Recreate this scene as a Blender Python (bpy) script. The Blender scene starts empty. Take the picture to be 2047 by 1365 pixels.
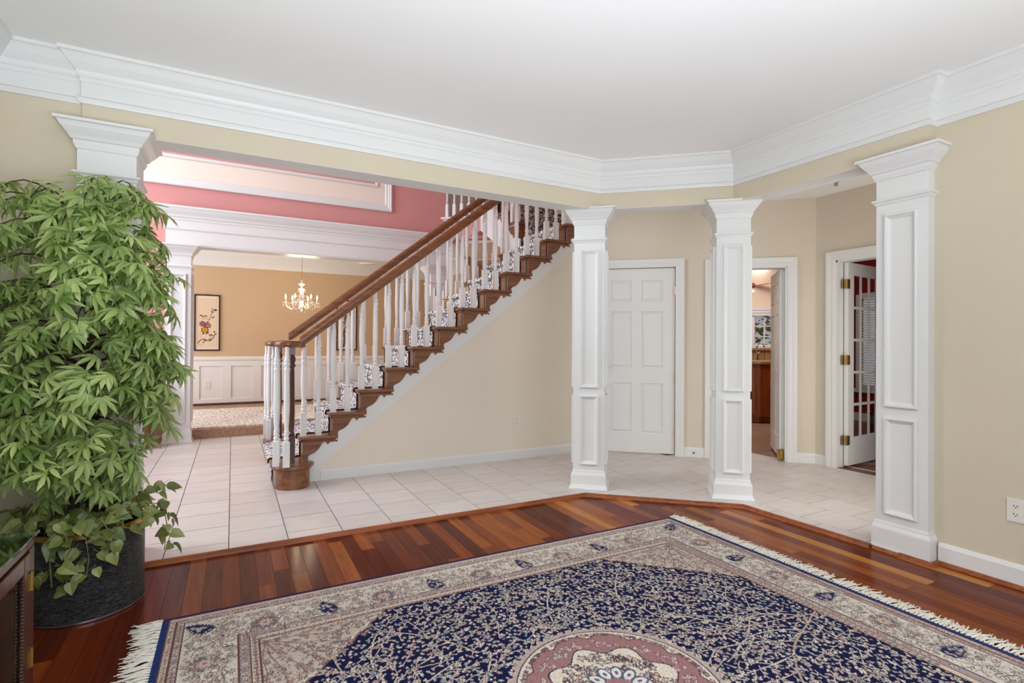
import bpy, bmesh, math, random
import numpy as np
from mathutils import Vector, Matrix

random.seed(7)
rng = np.random.default_rng(11)
S = bpy.context.scene
COL = S.collection

# ------------------------------------------------------------------ camera
FPX, CX, CY = 1044.93, 1023.5, 682.65
CAM = np.array([0.0, 0.0, 1.15])
_yaw, _pit, _rol = np.radians([28.1303, 0.2953, 0.3494])
_F = np.array([math.sin(_yaw) * math.cos(_pit), math.cos(_yaw) * math.cos(_pit), math.sin(_pit)])
_r = np.array([math.cos(_yaw), -math.sin(_yaw), 0.0]); _u = np.cross(_r, _F)
_R = math.cos(_rol) * _r + math.sin(_rol) * _u
_U = math.cos(_rol) * _u - math.sin(_rol) * _r
cam = bpy.data.cameras.new('camera'); cam.sensor_width = 36.0; cam.sensor_fit = 'HORIZONTAL'
cam.lens = FPX / 2047.0 * 36.0; cam.clip_start = 0.05; cam.clip_end = 100
camo = bpy.data.objects.new('camera', cam); COL.objects.link(camo)
camo.matrix_world = Matrix(((_R[0], _U[0], -_F[0], 0), (_R[1], _U[1], -_F[1], 0), (_R[2], _U[2], -_F[2], 1.15), (0, 0, 0, 1)))
S.camera = camo
def seen(x, y, z, m=60):
    d = np.array([x, y, z]) - CAM; a = d @ _F
    if a < 0.2: return False
    u = CX + FPX * (d @ _R) / a; v = CY - FPX * (d @ _U) / a
    return -m < u < 2047 + m and -m < v < 1365 + m

# ------------------------------------------------------------------ world, lights, exposure
S.view_settings.view_transform = 'Standard'; S.view_settings.look = 'None'
S.view_settings.gamma = 1.0; S.view_settings.use_curve_mapping = False
S.view_settings.exposure = -0.42
W = bpy.data.worlds.new('daylight'); S.world = W; W.use_nodes = True
W.node_tree.nodes['Background'].inputs[0].default_value = (0.90, 0.97, 1.06, 1)
W.node_tree.nodes['Background'].inputs[1].default_value = 0.54
S.cycles.use_denoising = True
S.cycles.adaptive_threshold = 0.02
S.cycles.max_bounces = 8; S.cycles.diffuse_bounces = 5; S.cycles.glossy_bounces = 4; S.cycles.transparent_max_bounces = 12
S.cycles.sample_clamp_indirect = 6.0; S.cycles.caustics_reflective = False; S.cycles.caustics_refractive = False
def area(name, loc, target, sx, sy, power, col=(1, 1, 1), spread=180):
    l = bpy.data.lights.new(name, 'AREA'); l.shape = 'RECTANGLE'; l.size = sx; l.size_y = sy; l.energy = power; l.color = col; l.spread = math.radians(spread)
    o = bpy.data.objects.new(name, l); COL.objects.link(o); o.location = loc
    o.rotation_euler = (Vector(target) - Vector(loc)).to_track_quat('-Z', 'Y').to_euler()
    return o
COOL = (0.90, 0.97, 1.07)
area('living_window_light', (0.4, -1.7, 1.15), (1.6, 3.0, 0.9), 3.2, 1.6, 72, COOL)
area('ceiling_fill_light', (0.35, -0.9, 0.7), (0.45, 0.4, 3.0), 2.6, 1.2, 126, COOL, 115)  # unseen fill light added behind the camera to brighten the ceiling, no lamp modelled
area('foyer_window_light', (-2.9, 5.1, 3.1), (2.0, 5.7, 2.3), 2.8, 3.6, 268, (0.92, 0.97, 1.06))
area('dining_window_light', (-2.4, 8.6, 1.5), (1.0, 9.0, 1.2), 1.8, 1.6, 88, (0.94, 0.98, 1.02))
area('hall_side_light', (4.25, 0.98, 0.95), (4.3, 3.2, 0.7), 1.3, 1.6, 35, (1.0, 0.98, 0.97))  # unseen light added low at the hall end to brighten the lower wall
area('hall_back_light', (4.6, 7.4, 2.55), (4.6, 7.4, 0.0), 0.8, 0.8, 26, (1.0, 0.88, 0.74))
area('kitchen_light', (6.5, 4.9, 2.5), (6.7, 5.1, 0.0), 1.0, 1.0, 52, (0.98, 0.96, 0.95))
area('kitchen_back_light', (8.2, 6.2, 2.5), (8.2, 6.2, 0.0), 1.0, 1.0, 52, (0.98, 0.96, 0.95))
area('office_light', (7.2, 2.7, 2.45), (8.0, 4.0, 0.8), 0.9, 0.9, 42, (1.0, 0.95, 0.9))

# ------------------------------------------------------------------ materials
def lin(r, g, b):
    f = lambda c: ((c / 255.0) / 12.92) if c <= 10 else (((c / 255.0) + 0.055) / 1.055) ** 2.4
    return (f(r), f(g), f(b))
class NT:
    def __init__(self, name):
        self.m = bpy.data.materials.new(name); self.m.use_nodes = True
        self.t = self.m.node_tree; self.b = self.t.nodes['Principled BSDF']
    def n(self, typ, **kw):
        o = self.t.nodes.new(typ)
        for k, v in kw.items():
            if k in ('scale', 'detail', 'roughness', 'distortion', 'randomness'):
                o.inputs[k.capitalize()].default_value = v
            else: setattr(o, k, v)
        return o
    def l(self, a, b): self.t.links.new(a, b)
    def set(self, **kw):
        for k, v in kw.items():
            self.b.inputs[k].default_value = v
    def ramp(self, fac, stops, interp='LINEAR'):
        r = self.n('ShaderNodeValToRGB'); r.color_ramp.interpolation = interp
        el = r.color_ramp.elements
        while len(el) > 1: el.remove(el[-1])
        el[0].position = stops[0][0]; el[0].color = (*stops[0][1], 1)
        for p, c in stops[1:]:
            e = el.new(p); e.color = (*c, 1)
        self.l(fac, r.inputs[0]); return r.outputs[0]
    def coords(self, scale=(1, 1, 1), kind='Object', loc=(0, 0, 0), rot=(0, 0, 0)):
        tc = self.n('ShaderNodeTexCoord'); mp = self.n('ShaderNodeMapping')
        mp.inputs['Scale'].default_value = scale; mp.inputs['Location'].default_value = loc; mp.inputs['Rotation'].default_value = rot
        self.l(tc.outputs[kind], mp.inputs[0]); return mp.outputs[0]
    def noise(self, vec, scale, detail=3, rough=0.55, dist=0.0):
        k = self.n('ShaderNodeTexNoise'); k.inputs['Scale'].default_value = scale; k.inputs['Detail'].default_value = detail
        k.inputs['Roughness'].default_value = rough; k.inputs['Distortion'].default_value = dist
        self.l(vec, k.inputs['Vector']); return k.outputs[0]
    def bump(self, h, strength=0.2, dist=0.01):
        k = self.n('ShaderNodeBump'); k.inputs['Strength'].default_value = strength; k.inputs['Distance'].default_value = dist
        self.l(h, k.inputs['Height']); self.l(k.outputs[0], self.b.inputs['Normal'])
    def mix(self, fac, a, b, typ='MIX'):
        k = self.n('ShaderNodeMix', data_type='RGBA', blend_type=typ)
        for i, v in ((0, fac), (6, a), (7, b)):
            if hasattr(v, 'is_output'): self.l(v, k.inputs[i])
            else: k.inputs[i].default_value = v if i == 0 else (*v, 1)
        return k.outputs[2]
M = {}
def paint(name, col, rough=0.6, var=0.04, bump=0.03, scale=90, spec=0.35):
    t = NT(name); v = t.coords()
    c1 = tuple(c * (1 - var) for c in col); c2 = tuple(min(1, c * (1 + var)) for c in col)
    t.l(t.ramp(t.noise(v, 1.3, 3), [(0.3, c1), (0.7, c2)]), t.b.inputs['Base Color'])
    t.set(Roughness=rough); t.b.inputs['Specular IOR Level'].default_value = spec
    if bump: t.bump(t.noise(v, scale, 2), bump, 0.003)
    M[name] = t.m; return t.m
paint('trim_white', (0.735, 0.735, 0.715), 0.38, 0.012, 0.0, spec=0.4)
paint('ceiling_white', (0.86, 0.86, 0.845), 0.85, 0.012, 0.02)
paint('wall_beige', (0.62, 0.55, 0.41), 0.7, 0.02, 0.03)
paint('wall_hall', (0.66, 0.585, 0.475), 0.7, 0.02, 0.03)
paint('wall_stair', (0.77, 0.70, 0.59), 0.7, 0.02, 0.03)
paint('wall_pink', (0.62, 0.285, 0.265), 0.7, 0.02, 0.03)
paint('wall_cream', (0.84, 0.745, 0.63), 0.7, 0.02, 0.03)
paint('wall_gold', (0.56, 0.405, 0.25), 0.7, 0.02, 0.03)
paint('wall_red', (0.23, 0.010, 0.014), 0.65, 0.05, 0.03)
paint('wall_peach', (0.84, 0.69, 0.52), 0.7, 0.02, 0.03)
paint('outlet_plastic', (0.74, 0.71, 0.64), 0.3, 0.01, 0.0)
paint('socket_dark', (0.03, 0.025, 0.02), 0.5, 0.0, 0.0)
paint('baluster_paint', (0.77, 0.765, 0.745), 0.35, 0.01, 0.0)
paint('grout', (0.12, 0.105, 0.095), 0.9, 0.1, 0.05)
paint('art_paper', lin(214, 192, 166), 0.6, 0.03, 0.0)
paint('frame_black', lin(38, 22, 18), 0.35, 0.05, 0.0)
paint('bark', lin(62, 48, 38), 0.9, 0.3, 0.6, 40)
paint('pebble_liner', lin(20, 30, 48), 0.35, 0.1, 0.0)
paint('fringe_cotton', lin(222, 216, 203), 0.9, 0.05, 0.0)
paint('granite', lin(150, 120, 80), 0.25, 0.3, 0.0)
paint('steel', (0.5, 0.5, 0.5), 0.25, 0.0, 0.0); M['steel'].node_tree.nodes['Principled BSDF'].inputs['Metallic'].default_value = 0.9
paint('brass', lin(186, 150, 78), 0.28, 0.08, 0.0); M['brass'].node_tree.nodes['Principled BSDF'].inputs['Metallic'].default_value = 0.9
paint('runner_edge', lin(40, 40, 60), 0.95, 0.1, 0.2)
def wood(name, dark, light, rough, axis, scale=1.0, coat=0.0, bump=0.05, spec=0.5):
    t = NT(name)
    st = [34.0 * scale] * 3; st[axis] = 2.2 * scale
    v = t.coords(tuple(st)); oi = t.n('ShaderNodeObjectInfo')
    add = t.n('ShaderNodeVectorMath', operation='ADD'); sc = t.n('ShaderNodeVectorMath', operation='SCALE'); sc.inputs[3].default_value = 37.0
    cx = t.n('ShaderNodeCombineXYZ'); 
    for i in range(3): t.l(oi.outputs['Random'], cx.inputs[i])
    t.l(cx.outputs[0], sc.inputs[0]); t.l(v, add.inputs[0]); t.l(sc.outputs[0], add.inputs[1])
    g = t.noise(add.outputs[0], 1.0, 5, 0.6, 0.8)
    c = t.ramp(g, [(0.28, dark), (0.72, light)])
    t.l(c, t.b.inputs['Base Color']); t.set(Roughness=rough)
    t.b.inputs['Specular IOR Level'].default_value = spec
    if coat: t.b.inputs['Coat Weight'].default_value = coat; t.b.inputs['Coat Roughness'].default_value = 0.12
    if bump: t.bump(g, bump, 0.002)
    M[name] = t.m; return t.m
wood('stair_wood', lin(82, 46, 25), lin(146, 92, 54), 0.3, 0, coat=0.2)
wood('stair_wood_y', lin(86, 48, 27), lin(150, 96, 58), 0.3, 1, coat=0.2)
wood('dark_mahogany', lin(48, 25, 18), lin(100, 56, 40), 0.28, 2, coat=0.3)
wood('cherry_cabinet', lin(100, 46, 14), lin(158, 84, 34), 0.35, 2)
wood('fan_blade', lin(150, 96, 70), lin(190, 130, 100), 0.4, 0)
wood('strip_wood', lin(112, 54, 24), lin(166, 94, 50), 0.35, 0, coat=0.0, spec=0.3)
wood('dining_wood', lin(128, 92, 70), lin(176, 140, 112), 0.4, 1)
wood('office_wood', lin(70, 30, 16), lin(120, 62, 36), 0.35, 0)
PLANKC = [(lin(88, 34, 18), lin(116, 50, 26)), (lin(102, 42, 20), lin(130, 60, 30)), (lin(120, 54, 22), lin(150, 78, 36)),
          (lin(142, 70, 26), lin(174, 100, 44)), (lin(176, 102, 38), lin(206, 138, 64)), (lin(78, 30, 18), lin(104, 46, 27))]
for i, (a, b) in enumerate(PLANKC):
    a, b = tuple(.80 * q for q in a), tuple(.80 * q for q in b)
    wood('plank_%d' % i, a, b, 0.17, 1, 0.8, coat=0.0, bump=0.010, spec=0.4); M['plank_%d' % i].node_tree.nodes['Principled BSDF'].inputs['IOR'].default_value = 1.2
def tile_mat():
    t = NT('tile_stone'); v = t.coords(); oi = t.n('ShaderNodeObjectInfo')
    n1 = t.noise(t.coords((2.0, 7.0, 2.0)), 2.2, 5, 0.6, 0.4)
    c = t.ramp(n1, [(0.25, (0.60, 0.545, 0.505)), (0.75, (0.70, 0.655, 0.62))])
    k = t.ramp(oi.outputs['Random'], [(0.0, (0.90, 0.88, 0.87)), (1.0, (1.0, 1.0, 1.0))])
    t.l(t.mix(1.0, c, k, 'MULTIPLY'), t.b.inputs['Base Color']); t.set(Roughness=0.33)
    t.bump(t.noise(v, 18, 3), 0.06, 0.004); M['tile_stone'] = t.m
tile_mat()
def carpet_mat(name, bg, ink, scale, thick=0.10, tint=None):
    t = NT(name); v = t.coords()
    nz = t.n('ShaderNodeTexNoise'); nz.inputs['Scale'].default_value = scale * 0.55; nz.inputs['Detail'].default_value = 2
    t.l(v, nz.inputs['Vector'])
    mx = t.n('ShaderNodeVectorMath', operation='MULTIPLY_ADD'); mx.inputs[1].default_value = (0.06,) * 3
    t.l(nz.outputs[1], mx.inputs[0]); t.l(v, mx.inputs[2])
    vo = t.n('ShaderNodeTexVoronoi', feature='DISTANCE_TO_EDGE'); vo.inputs['Scale'].default_value = scale
    t.l(mx.outputs[0], vo.inputs['Vector'])
    v2 = t.n('ShaderNodeTexVoronoi', feature='F1'); v2.inputs['Scale'].default_value = scale * 1.7; t.l(mx.outputs[0], v2.inputs['Vector'])
    a = t.ramp(vo.outputs[0], [(0.0, ink), (thick, ink), (thick + 0.05, bg)])
    b = t.ramp(v2.outputs[0], [(0.0, ink), (0.16, ink), (0.24, (1, 1, 1))])
    c = t.mix(1.0, a, b, 'MULTIPLY')
    if tint: c = t.mix(t.noise(v, scale * 0.3, 2), c, tint, 'MULTIPLY')
    t.l(c, t.b.inputs['Base Color']); t.set(Roughness=0.95); t.b.inputs['Specular IOR Level'].default_value = 0.1
    t.bump(t.noise(v, 300, 2), 0.3, 0.003); M[name] = t.m
carpet_mat('runner_carpet', lin(232, 227, 220), lin(96, 90, 98), 21, 0.075)
carpet_mat('dining_carpet', lin(236, 230, 222), lin(172, 162, 156), 17, 0.06)
def leaf_mat(name, a, b, rough=0.42, trans=0.25):
    t = NT(name); oi = t.n('ShaderNodeObjectInfo'); v = t.coords()
    fac = t.n('ShaderNodeMath', operation='ADD'); t.l(oi.outputs['Random'], fac.inputs[0])
    ns = t.n('ShaderNodeMath', operation='MULTIPLY_ADD'); ns.inputs[1].default_value = 0.7; ns.inputs[2].default_value = -0.35
    t.l(t.noise(v, 9, 2), ns.inputs[0]); t.l(ns.outputs[0], fac.inputs[1])
    t.l(t.ramp(fac.outputs[0], [(0.0, a), (1.0, b)]), t.b.inputs['Base Color'])
    t.set(Roughness=rough)
    t.b.inputs['Transmission Weight'].default_value = 0.0
    tr = t.n('ShaderNodeBsdfTranslucent'); mx = t.n('ShaderNodeMixShader'); mx.inputs[0].default_value = trans
    tr.inputs[0].default_value = (b[0] * 1.1, b[1] * 1.1, b[2] * 0.7, 1)
    out = t.t.nodes['Material Output']; t.l(t.b.outputs[0], mx.inputs[1]); t.l(tr.outputs[0], mx.inputs[2]); t.l(mx.outputs[0], out.inputs[0])
    M[name] = t.m
leaf_mat('maple_leaf', lin(84, 116, 48), lin(192, 210, 134), 0.32, 0.2)
leaf_mat('pothos_leaf', lin(84, 100, 48), lin(158, 164, 98), 0.36, 0.15)
leaf_mat('tree_leaf', lin(44, 78, 34), lin(110, 140, 80), 0.6, 0.2)
def vine_mat():
    paint('vine', lin(140, 132, 72), 0.6, 0.1, 0.0)
vine_mat()
def pot_mat():
    t = NT('hammered_black'); v = t.coords((5, 5, 17))
    n = t.noise(v, 8, 4, 0.7, 1.4)
    t.l(t.ramp(n, [(0.40, lin(26, 26, 28)), (0.66, lin(112, 112, 114))]), t.b.inputs['Base Color'])  # lighter tone paints highlights of the hammered surface into the colour
    t.set(Roughness=0.36, Metallic=0.1); t.bump(n, 1.0, 0.02); M['hammered_black'] = t.m
pot_mat()
def glass_mat(name, tint, alpha, rough=0.02):
    t = NT(name); out = t.t.nodes['Material Output']
    g = t.n('ShaderNodeBsdfGlossy'); g.inputs['Roughness'].default_value = rough; g.inputs[0].default_value = (1, 1, 1, 1)
    tr = t.n('ShaderNodeBsdfTransparent'); tr.inputs[0].default_value = (*tint, 1)
    mx = t.n('ShaderNodeMixShader'); mx.inputs[0].default_value = alpha; t.l(tr.outputs[0], mx.inputs[1]); t.l(g.outputs[0], mx.inputs[2])
    t.l(mx.outputs[0], out.inputs[0]); M[name] = t.m
glass_mat('pane_glass', (0.95, 0.96, 0.96), 0.06, 0.02)
glass_mat('table_glass', (0.62, 0.74, 0.68), 0.22, 0.05)
glass_mat('crystal', (0.98, 0.96, 0.92), 0.35, 0.08)
def emit(name, col, s):
    t = NT(name); t.b.inputs['Emission Color'].default_value = (*col, 1); t.b.inputs['Emission Strength'].default_value = s
    t.set(**{'Base Color': (*col, 1)}); M[name] = t.m
emit('bulb_glow', (1.0, 0.78, 0.5), 22.0)
emit('fan_lamp_glow', (1.0, 0.9, 0.75), 6.0)
def attr_mat(name, rough, bump=0.0):
    t = NT(name); a = t.n('ShaderNodeVertexColor', layer_name='Col'); t.l(a.outputs[0], t.b.inputs['Base Color'])
    t.set(Roughness=rough); t.b.inputs['Specular IOR Level'].default_value = 0.12
    if bump: t.bump(t.noise(t.coords(), 260, 2), bump, 0.004)
    M[name] = t.m
attr_mat('rug_pile', 0.95, 0.35)
attr_mat('painted_scroll', 0.5)
def splash_mat():
    t = NT('stone_backsplash'); v = t.coords()
    b = t.n('ShaderNodeTexBrick'); b.inputs['Scale'].default_value = 6; b.inputs['Color1'].default_value = (*lin(176, 142, 92), 1)
    b.inputs['Color2'].default_value = (*lin(150, 116, 70), 1); b.inputs['Mortar'].default_value = (*lin(112, 88, 56), 1)
    t.l(v, b.inputs['Vector']); t.l(b.outputs[0], t.b.inputs['Base Color']); M['stone_backsplash'] = t.m
splash_mat()
def kfloor_mat():
    t = NT('kitchen_tile'); v = t.coords((1, 1, 1), rot=(0, 0, 0.7))
    b = t.n('ShaderNodeTexBrick'); b.inputs['Scale'].default_value = 3.0; b.inputs['Mortar Size'].default_value = 0.012
    b.inputs['Color1'].default_value = (*lin(156, 124, 102), 1); b.inputs['Color2'].default_value = (*lin(140, 108, 88), 1); b.inputs['Mortar'].default_value = (*lin(110, 86, 70), 1)
    t.l(v, b.inputs['Vector']); t.l(b.outputs[0], t.b.inputs['Base Color']); t.set(Roughness=0.3); M['kitchen_tile'] = t.m
kfloor_mat()

# ------------------------------------------------------------------ mesh helpers
class MB:
    def __init__(self): self.v = []; self.f = []
    def add(self, vs, fs):
        o = len(self.v); self.v += [tuple(p) for p in vs]; self.f += [tuple(i + o for i in f) for f in fs]; return self
    def box(self, x0, x1, y0, y1, z0, z1):
        return self.add([(x, y, z) for z in (z0, z1) for y in (y0, y1) for x in (x0, x1)],
                        [(0, 2, 3, 1), (4, 5, 7, 6), (0, 1, 5, 4), (2, 6, 7, 3), (0, 4, 6, 2), (1, 3, 7, 5)])
    def obox(self, c, ax, ay, az, hx, hy, hz):
        c, ax, ay, az = map(lambda q: np.array(q, float), (c, ax, ay, az))
        vs = [c + sx * hx * ax + sy * hy * ay + sz * hz * az for sz in (-1, 1) for sy in (-1, 1) for sx in (-1, 1)]
        return self.add(vs, [(0, 2, 3, 1), (4, 5, 7, 6), (0, 1, 5, 4), (2, 6, 7, 3), (0, 4, 6, 2), (1, 3, 7, 5)])
    def prism(self, poly, lo, hi, axis=2):
        def P(a, b, c):
            return (a, b, c) if axis == 2 else ((a, c, b) if axis == 1 else (c, a, b))
        n = len(poly); vs = [P(a, b, lo) for a, b in poly] + [P(a, b, hi) for a, b in poly]
        fs = [tuple(range(n - 1, -1, -1)), tuple(range(n, 2 * n))] + [(i, (i + 1) % n, n + (i + 1) % n, n + i) for i in range(n)]
        return self.add(vs, fs)
    def lathe(self, prof, c=(0, 0, 0), n=12, cap=True, sq=False):
        vs = []; m = len(prof)
        for r, z in prof:
            for k in range(n):
                a = 2 * math.pi * k / n; vs.append((c[0] + r * math.cos(a), c[1] + r * math.sin(a), c[2] + z))
        fs = [(i * n + k, i * n + (k + 1) % n, (i + 1) * n + (k + 1) % n, (i + 1) * n + k) for i in range(m - 1) for k in range(n)]
        if cap: fs += [tuple(range(n - 1, -1, -1)), tuple((m - 1) * n + k for k in range(n))]
        return self.add(vs, fs)
    def tube(self, pts, r, n=6, cap=True):
        pts = [np.array(p, float) for p in pts]; rs = r if hasattr(r, '__len__') else [r] * len(pts)
        vs = []; up = np.array([0.0, 0.0, 1.0])
        for i, p in enumerate(pts):
            t = pts[min(i + 1, len(pts) - 1)] - pts[max(i - 1, 0)]; t /= (np.linalg.norm(t) + 1e-9)
            a = np.cross(t, up)
            if np.linalg.norm(a) < 1e-3: a = np.cross(t, [1.0, 0, 0])
            a /= np.linalg.norm(a); b = np.cross(t, a)
            for k in range(n):
                q = 2 * math.pi * k / n; vs.append(p + rs[i] * (math.cos(q) * a + math.sin(q) * b))
        m = len(pts)
        fs = [(i * n + k, i * n + (k + 1) % n, (i + 1) * n + (k + 1) % n, (i + 1) * n + k) for i in range(m - 1) for k in range(n)]
        if cap: fs += [tuple(range(n - 1, -1, -1)), tuple((m - 1) * n + k for k in range(n))]
        return self.add(vs, fs)
    def sweep(self, path, prof, closed=False, close_prof=False, cap=True):
        """path: plan polyline (x,y); prof: (offset to the RIGHT of travel, z)."""
        path = [np.array(p, float) for p in path]; n = len(path); rows = []
        def nr(a, b):
            t = (b - a) / np.linalg.norm(b - a); return np.array([t[1], -t[0]])
        for i in range(n):
            if closed: n1 = nr(path[i - 1], path[i]); n2 = nr(path[i], path[(i + 1) % n])
            else:
                n2 = nr(path[i], path[i + 1]) if i < n - 1 else nr(path[i - 1], path[i])
                n1 = nr(path[i - 1], path[i]) if i > 0 else n2
            m = (n1 + n2) / (1 + n1 @ n2)
            rows.append([(path[i][0] + p * m[0], path[i][1] + p * m[1], z) for p, z in prof])
        k = len(prof); vs = [q for r in rows for q in r]; fs = []
        for i in range(n if closed else n - 1):
            j = (i + 1) % n
            for a in range(k if close_prof else k - 1):
                b = (a + 1) % k
                fs.append((i * k + a, j * k + a, j * k + b, i * k + b))
        if cap and close_prof and not closed: fs += [tuple(range(k)), tuple((n - 1) * k + a for a in range(k - 1, -1, -1))]
        return self.add(vs, fs)
    def frame(self, O, A, B, N, a0, a1, b0, b1, prof):
        """moulding loop on a plane; prof: (inset, height)"""
        O, A, B, N = map(lambda q: np.array(q, float), (O, A, B, N)); k = len(prof); vs = []
        for (a, b, sa, sb) in ((a0, b0, 1, 1), (a1, b0, -1, 1), (a1, b1, -1, -1), (a0, b1, 1, -1)):
            for q, h in prof: vs.append(O + A * (a + sa * q) + B * (b + sb * q) + N * h)
        fs = [(i * k + j, ((i + 1) % 4) * k + j, ((i + 1) % 4) * k + j + 1, i * k + j + 1) for i in range(4) for j in range(k - 1)]
        return self.add(vs, fs)
    def mesh(self, name, smooth=False):
        me = bpy.data.meshes.new(name); me.from_pydata(self.v, [], self.f); me.update()
        bm = bmesh.new(); bm.from_mesh(me); bmesh.ops.recalc_face_normals(bm, faces=bm.faces); bm.to_mesh(me); bm.free()
        if smooth: me.polygons.foreach_set('use_smooth', [True] * len(me.polygons))
        return me
    def build(self, name, mat, parent=None, smooth=False, bevel=0.0, origin=None):
        if origin is not None: self.v = [tuple(np.array(p) - np.array(origin)) for p in self.v]
        me = self.mesh(name, smooth); me.materials.append(M[mat]); o = link(name, me, parent)
        if origin is not None: o.location = origin
        if bevel:
            b = o.modifiers.new('bevel', 'BEVEL'); b.width = bevel; b.segments = 2; b.limit_method = 'ANGLE'; b.angle_limit = 0.6
        if smooth:
            me.set_sharp_from_angle(angle=0.7)
        return o
def link(name, me, parent=None):
    o = bpy.data.objects.new(name, me); COL.objects.link(o)
    if parent is not None:
        o.parent = parent; o.matrix_parent_inverse = Matrix.Translation(-parent.location) if parent.type == 'EMPTY' or parent.location.length > 0 else Matrix()
    return o
def tag(o, label, cat=None, group=None, kind=None):
    o['label'] = label
    if cat: o['category'] = cat
    if group: o['group'] = group
    if kind: o['kind'] = kind
    return o
def thing(name, label, cat, loc=(0, 0, 0), group=None):
    o = bpy.data.objects.new(name, None); COL.objects.link(o); o.location = loc; o.empty_display_size = 0.1
    bpy.context.view_layer.update()
    return tag(o, label, cat, group)
def struct(name, mb, mat, label, **kw):
    o = mb.build(name, mat, None, **kw); return tag(o, label, kind='structure')

# ------------------------------------------------------------------ plan constants
D2 = np.array([0.746, -0.666]); N2 = np.array([0.666, 0.746])   # along / across the canted corner
HZ, SOF = 2.59, 2.225                                            # ceiling, header soffit
YB, XB, NB = 3.335, 3.305, 4.195                                 # header faces
C1 = ((NB - N2[1] * YB) / N2[0], YB); C2 = (XB, (NB - N2[0] * XB) / N2[1])
XWL, YWL, XWR = -1.007, 3.36, 3.38
ZL = -0.02                                                       # living-room floor level
E1, E2 = (2.41, 3.31), (3.27, 2.545)                             # tile edge corners
_ed = np.array(E2) - np.array(E1); NE = np.array([-_ed[1], _ed[0]]); NE = NE / np.linalg.norm(NE); CE = float(NE @ np.array(E1))
XE = 3.285
def clip(poly, n, c):   # keep n.p >= c
    out = []
    for i in range(len(poly)):
        a, b = np.array(poly[i]), np.array(poly[(i + 1) % len(poly)]); da, db = n @ a - c, n @ b - c
        if da >= 0: out.append(tuple(a))
        if da * db < 0: out.append(tuple(a + (b - a) * da / (da - db)))
    return out
def parea(p):
    return 0.5 * abs(sum(p[i][0] * p[(i + 1) % len(p)][1] - p[(i + 1) % len(p)][0] * p[i][1] for i in range(len(p)))) if len(p) > 2 else 0
nx, ny = np.array([1.0, 0]), np.array([0, 1.0])

# ------------------------------------------------------------------ living-room floor: planks
base = MB().prism([(XWL - .1, -1.6), (3.5, -1.6), (3.5, 1.6), (XE, 1.6), E2, E1, (XWL - .1, 3.31)], ZL - 0.06, ZL - 0.006)
fl = struct('floor_living', base, 'plank_0', 'glossy multi-toned cherry plank floor under the patterned rug')
RX0, RX1, RY0, RY1 = -0.25, 2.615, 0.16, 2.612
PW = 0.0765
rp = random.Random(5)
ncol = int((3.4 + 1.03) / PW) + 1
for i in range(ncol):
    x0 = -1.03 + i * PW; x1 = x0 + PW; y = 3.31 + rp.uniform(0.0, 0.5)
    xc = (x0 + x1) / 2
    while y > -1.5:
        L = rp.choice([0.4, 0.6, 0.85, 1.1, 1.4, 1.7]); ya, yb = y - L, y; y = ya
        # lighter boards are commoner in the middle of the strip, dark red ones near the plant
        if xc < 0.42: w = [5, 5, 2, .25, .0, 4]
        else: w = [3, 4, 3, 2.6, 1.8, 3]
        c = rp.choices(range(6), w)[0]
        if RX0 + .05 < x0 and x1 < RX1 - .05 and ya > RY0 and yb < RY1 - .03: continue
        p = [(x0 + .0006, ya + .0006), (x1 - .0006, ya + .0006), (x1 - .0006, yb - .0006), (x0 + .0006, yb - .0006)]
        p = clip(p, -ny, -3.305); p = clip(p, -NE, -CE) if len(p) > 2 else p; p = clip(p, -nx, -3.37) if len(p) > 2 else p
        if len(p) < 3 or parea(p) < 2e-4: continue
        if not any(seen(a, b, ZL, 40) for a, b in p) and not seen(xc, (ya + yb) / 2, ZL, 40): continue
        MB().prism(p, ZL - 0.006, ZL).build('plank', 'plank_%d' % c, fl)

# ------------------------------------------------------------------ foyer floor: tiles on grout
TP = 0.3085
g = MB().box(XWL - 2.2, 5.05, 3.32, 7.26, -0.06, -0.0025).prism([(2.40, 3.32), E2, (XE, 2.5), (XE, 1.6), (3.5, 1.6), (3.5, 0.9), (5.05, 0.9), (5.05, 3.32)], -0.06, -0.0025)
ft = struct('floor_foyer', g, 'grout', 'pale square floor tiles laid in offset rows through foyer and hall')
for i in range(-7, 17):
    x0 = -0.01 + TP * i
    off = 0.50 + 0.1545 * ((i - 11) % 2) + 0.012 * (i - 11) * 0
    for j in range(-5, 20):
        y0 = 2.0 + off - 0.5 + 0.195 - TP + TP * j
        sq = [(x0, y0), (x0 + TP, y0), (x0 + TP, y0 + TP), (x0, y0 + TP)]
        if x0 + TP < XWL - .6 or y0 > 7.2 or y0 + TP < 1.3: continue
        cxx, cyy = x0 + TP / 2, y0 + TP / 2
        if x0 > 0.62 and 4.7 < y0 and y0 + TP < 5.65: continue          # beneath the stair
        if np.array([cxx, cyy]) @ N2 > 5.9 and cyy < 4.7 or (x0 > 3.2 and cyy > 4.8): continue
        if cxx > 5.15: continue
        s2 = [(x0 + .0026, y0 + .0030), (x0 + TP - .0026, y0 + .0030), (x0 + TP - .0026, y0 + TP - .0030), (x0 + .0026, y0 + TP - .0030)]
        pcs = [clip(s2, ny, 3.312)]
        r = clip(s2, -ny, -3.312)
        if len(r) > 2:
            q = clip(r, NE, CE)
            if len(q) > 2: pcs.append(q)
            r = clip(r, -NE, -CE)
            if len(r) > 2: r = clip(r, ny, 1.56)
            if len(r) > 2: pcs.append(clip(r, nx, XE))
        pcs = [p for p in pcs if len(p) > 2 and parea(p) > 1e-4]
        if not pcs or not any(seen(a, b, 0, 30) for p in pcs for a, b in p): continue
        mb = MB()
        for p in pcs: mb.prism(p, -0.008, 0.0)
        mb.build('tile', 'tile_stone', ft)
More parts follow.
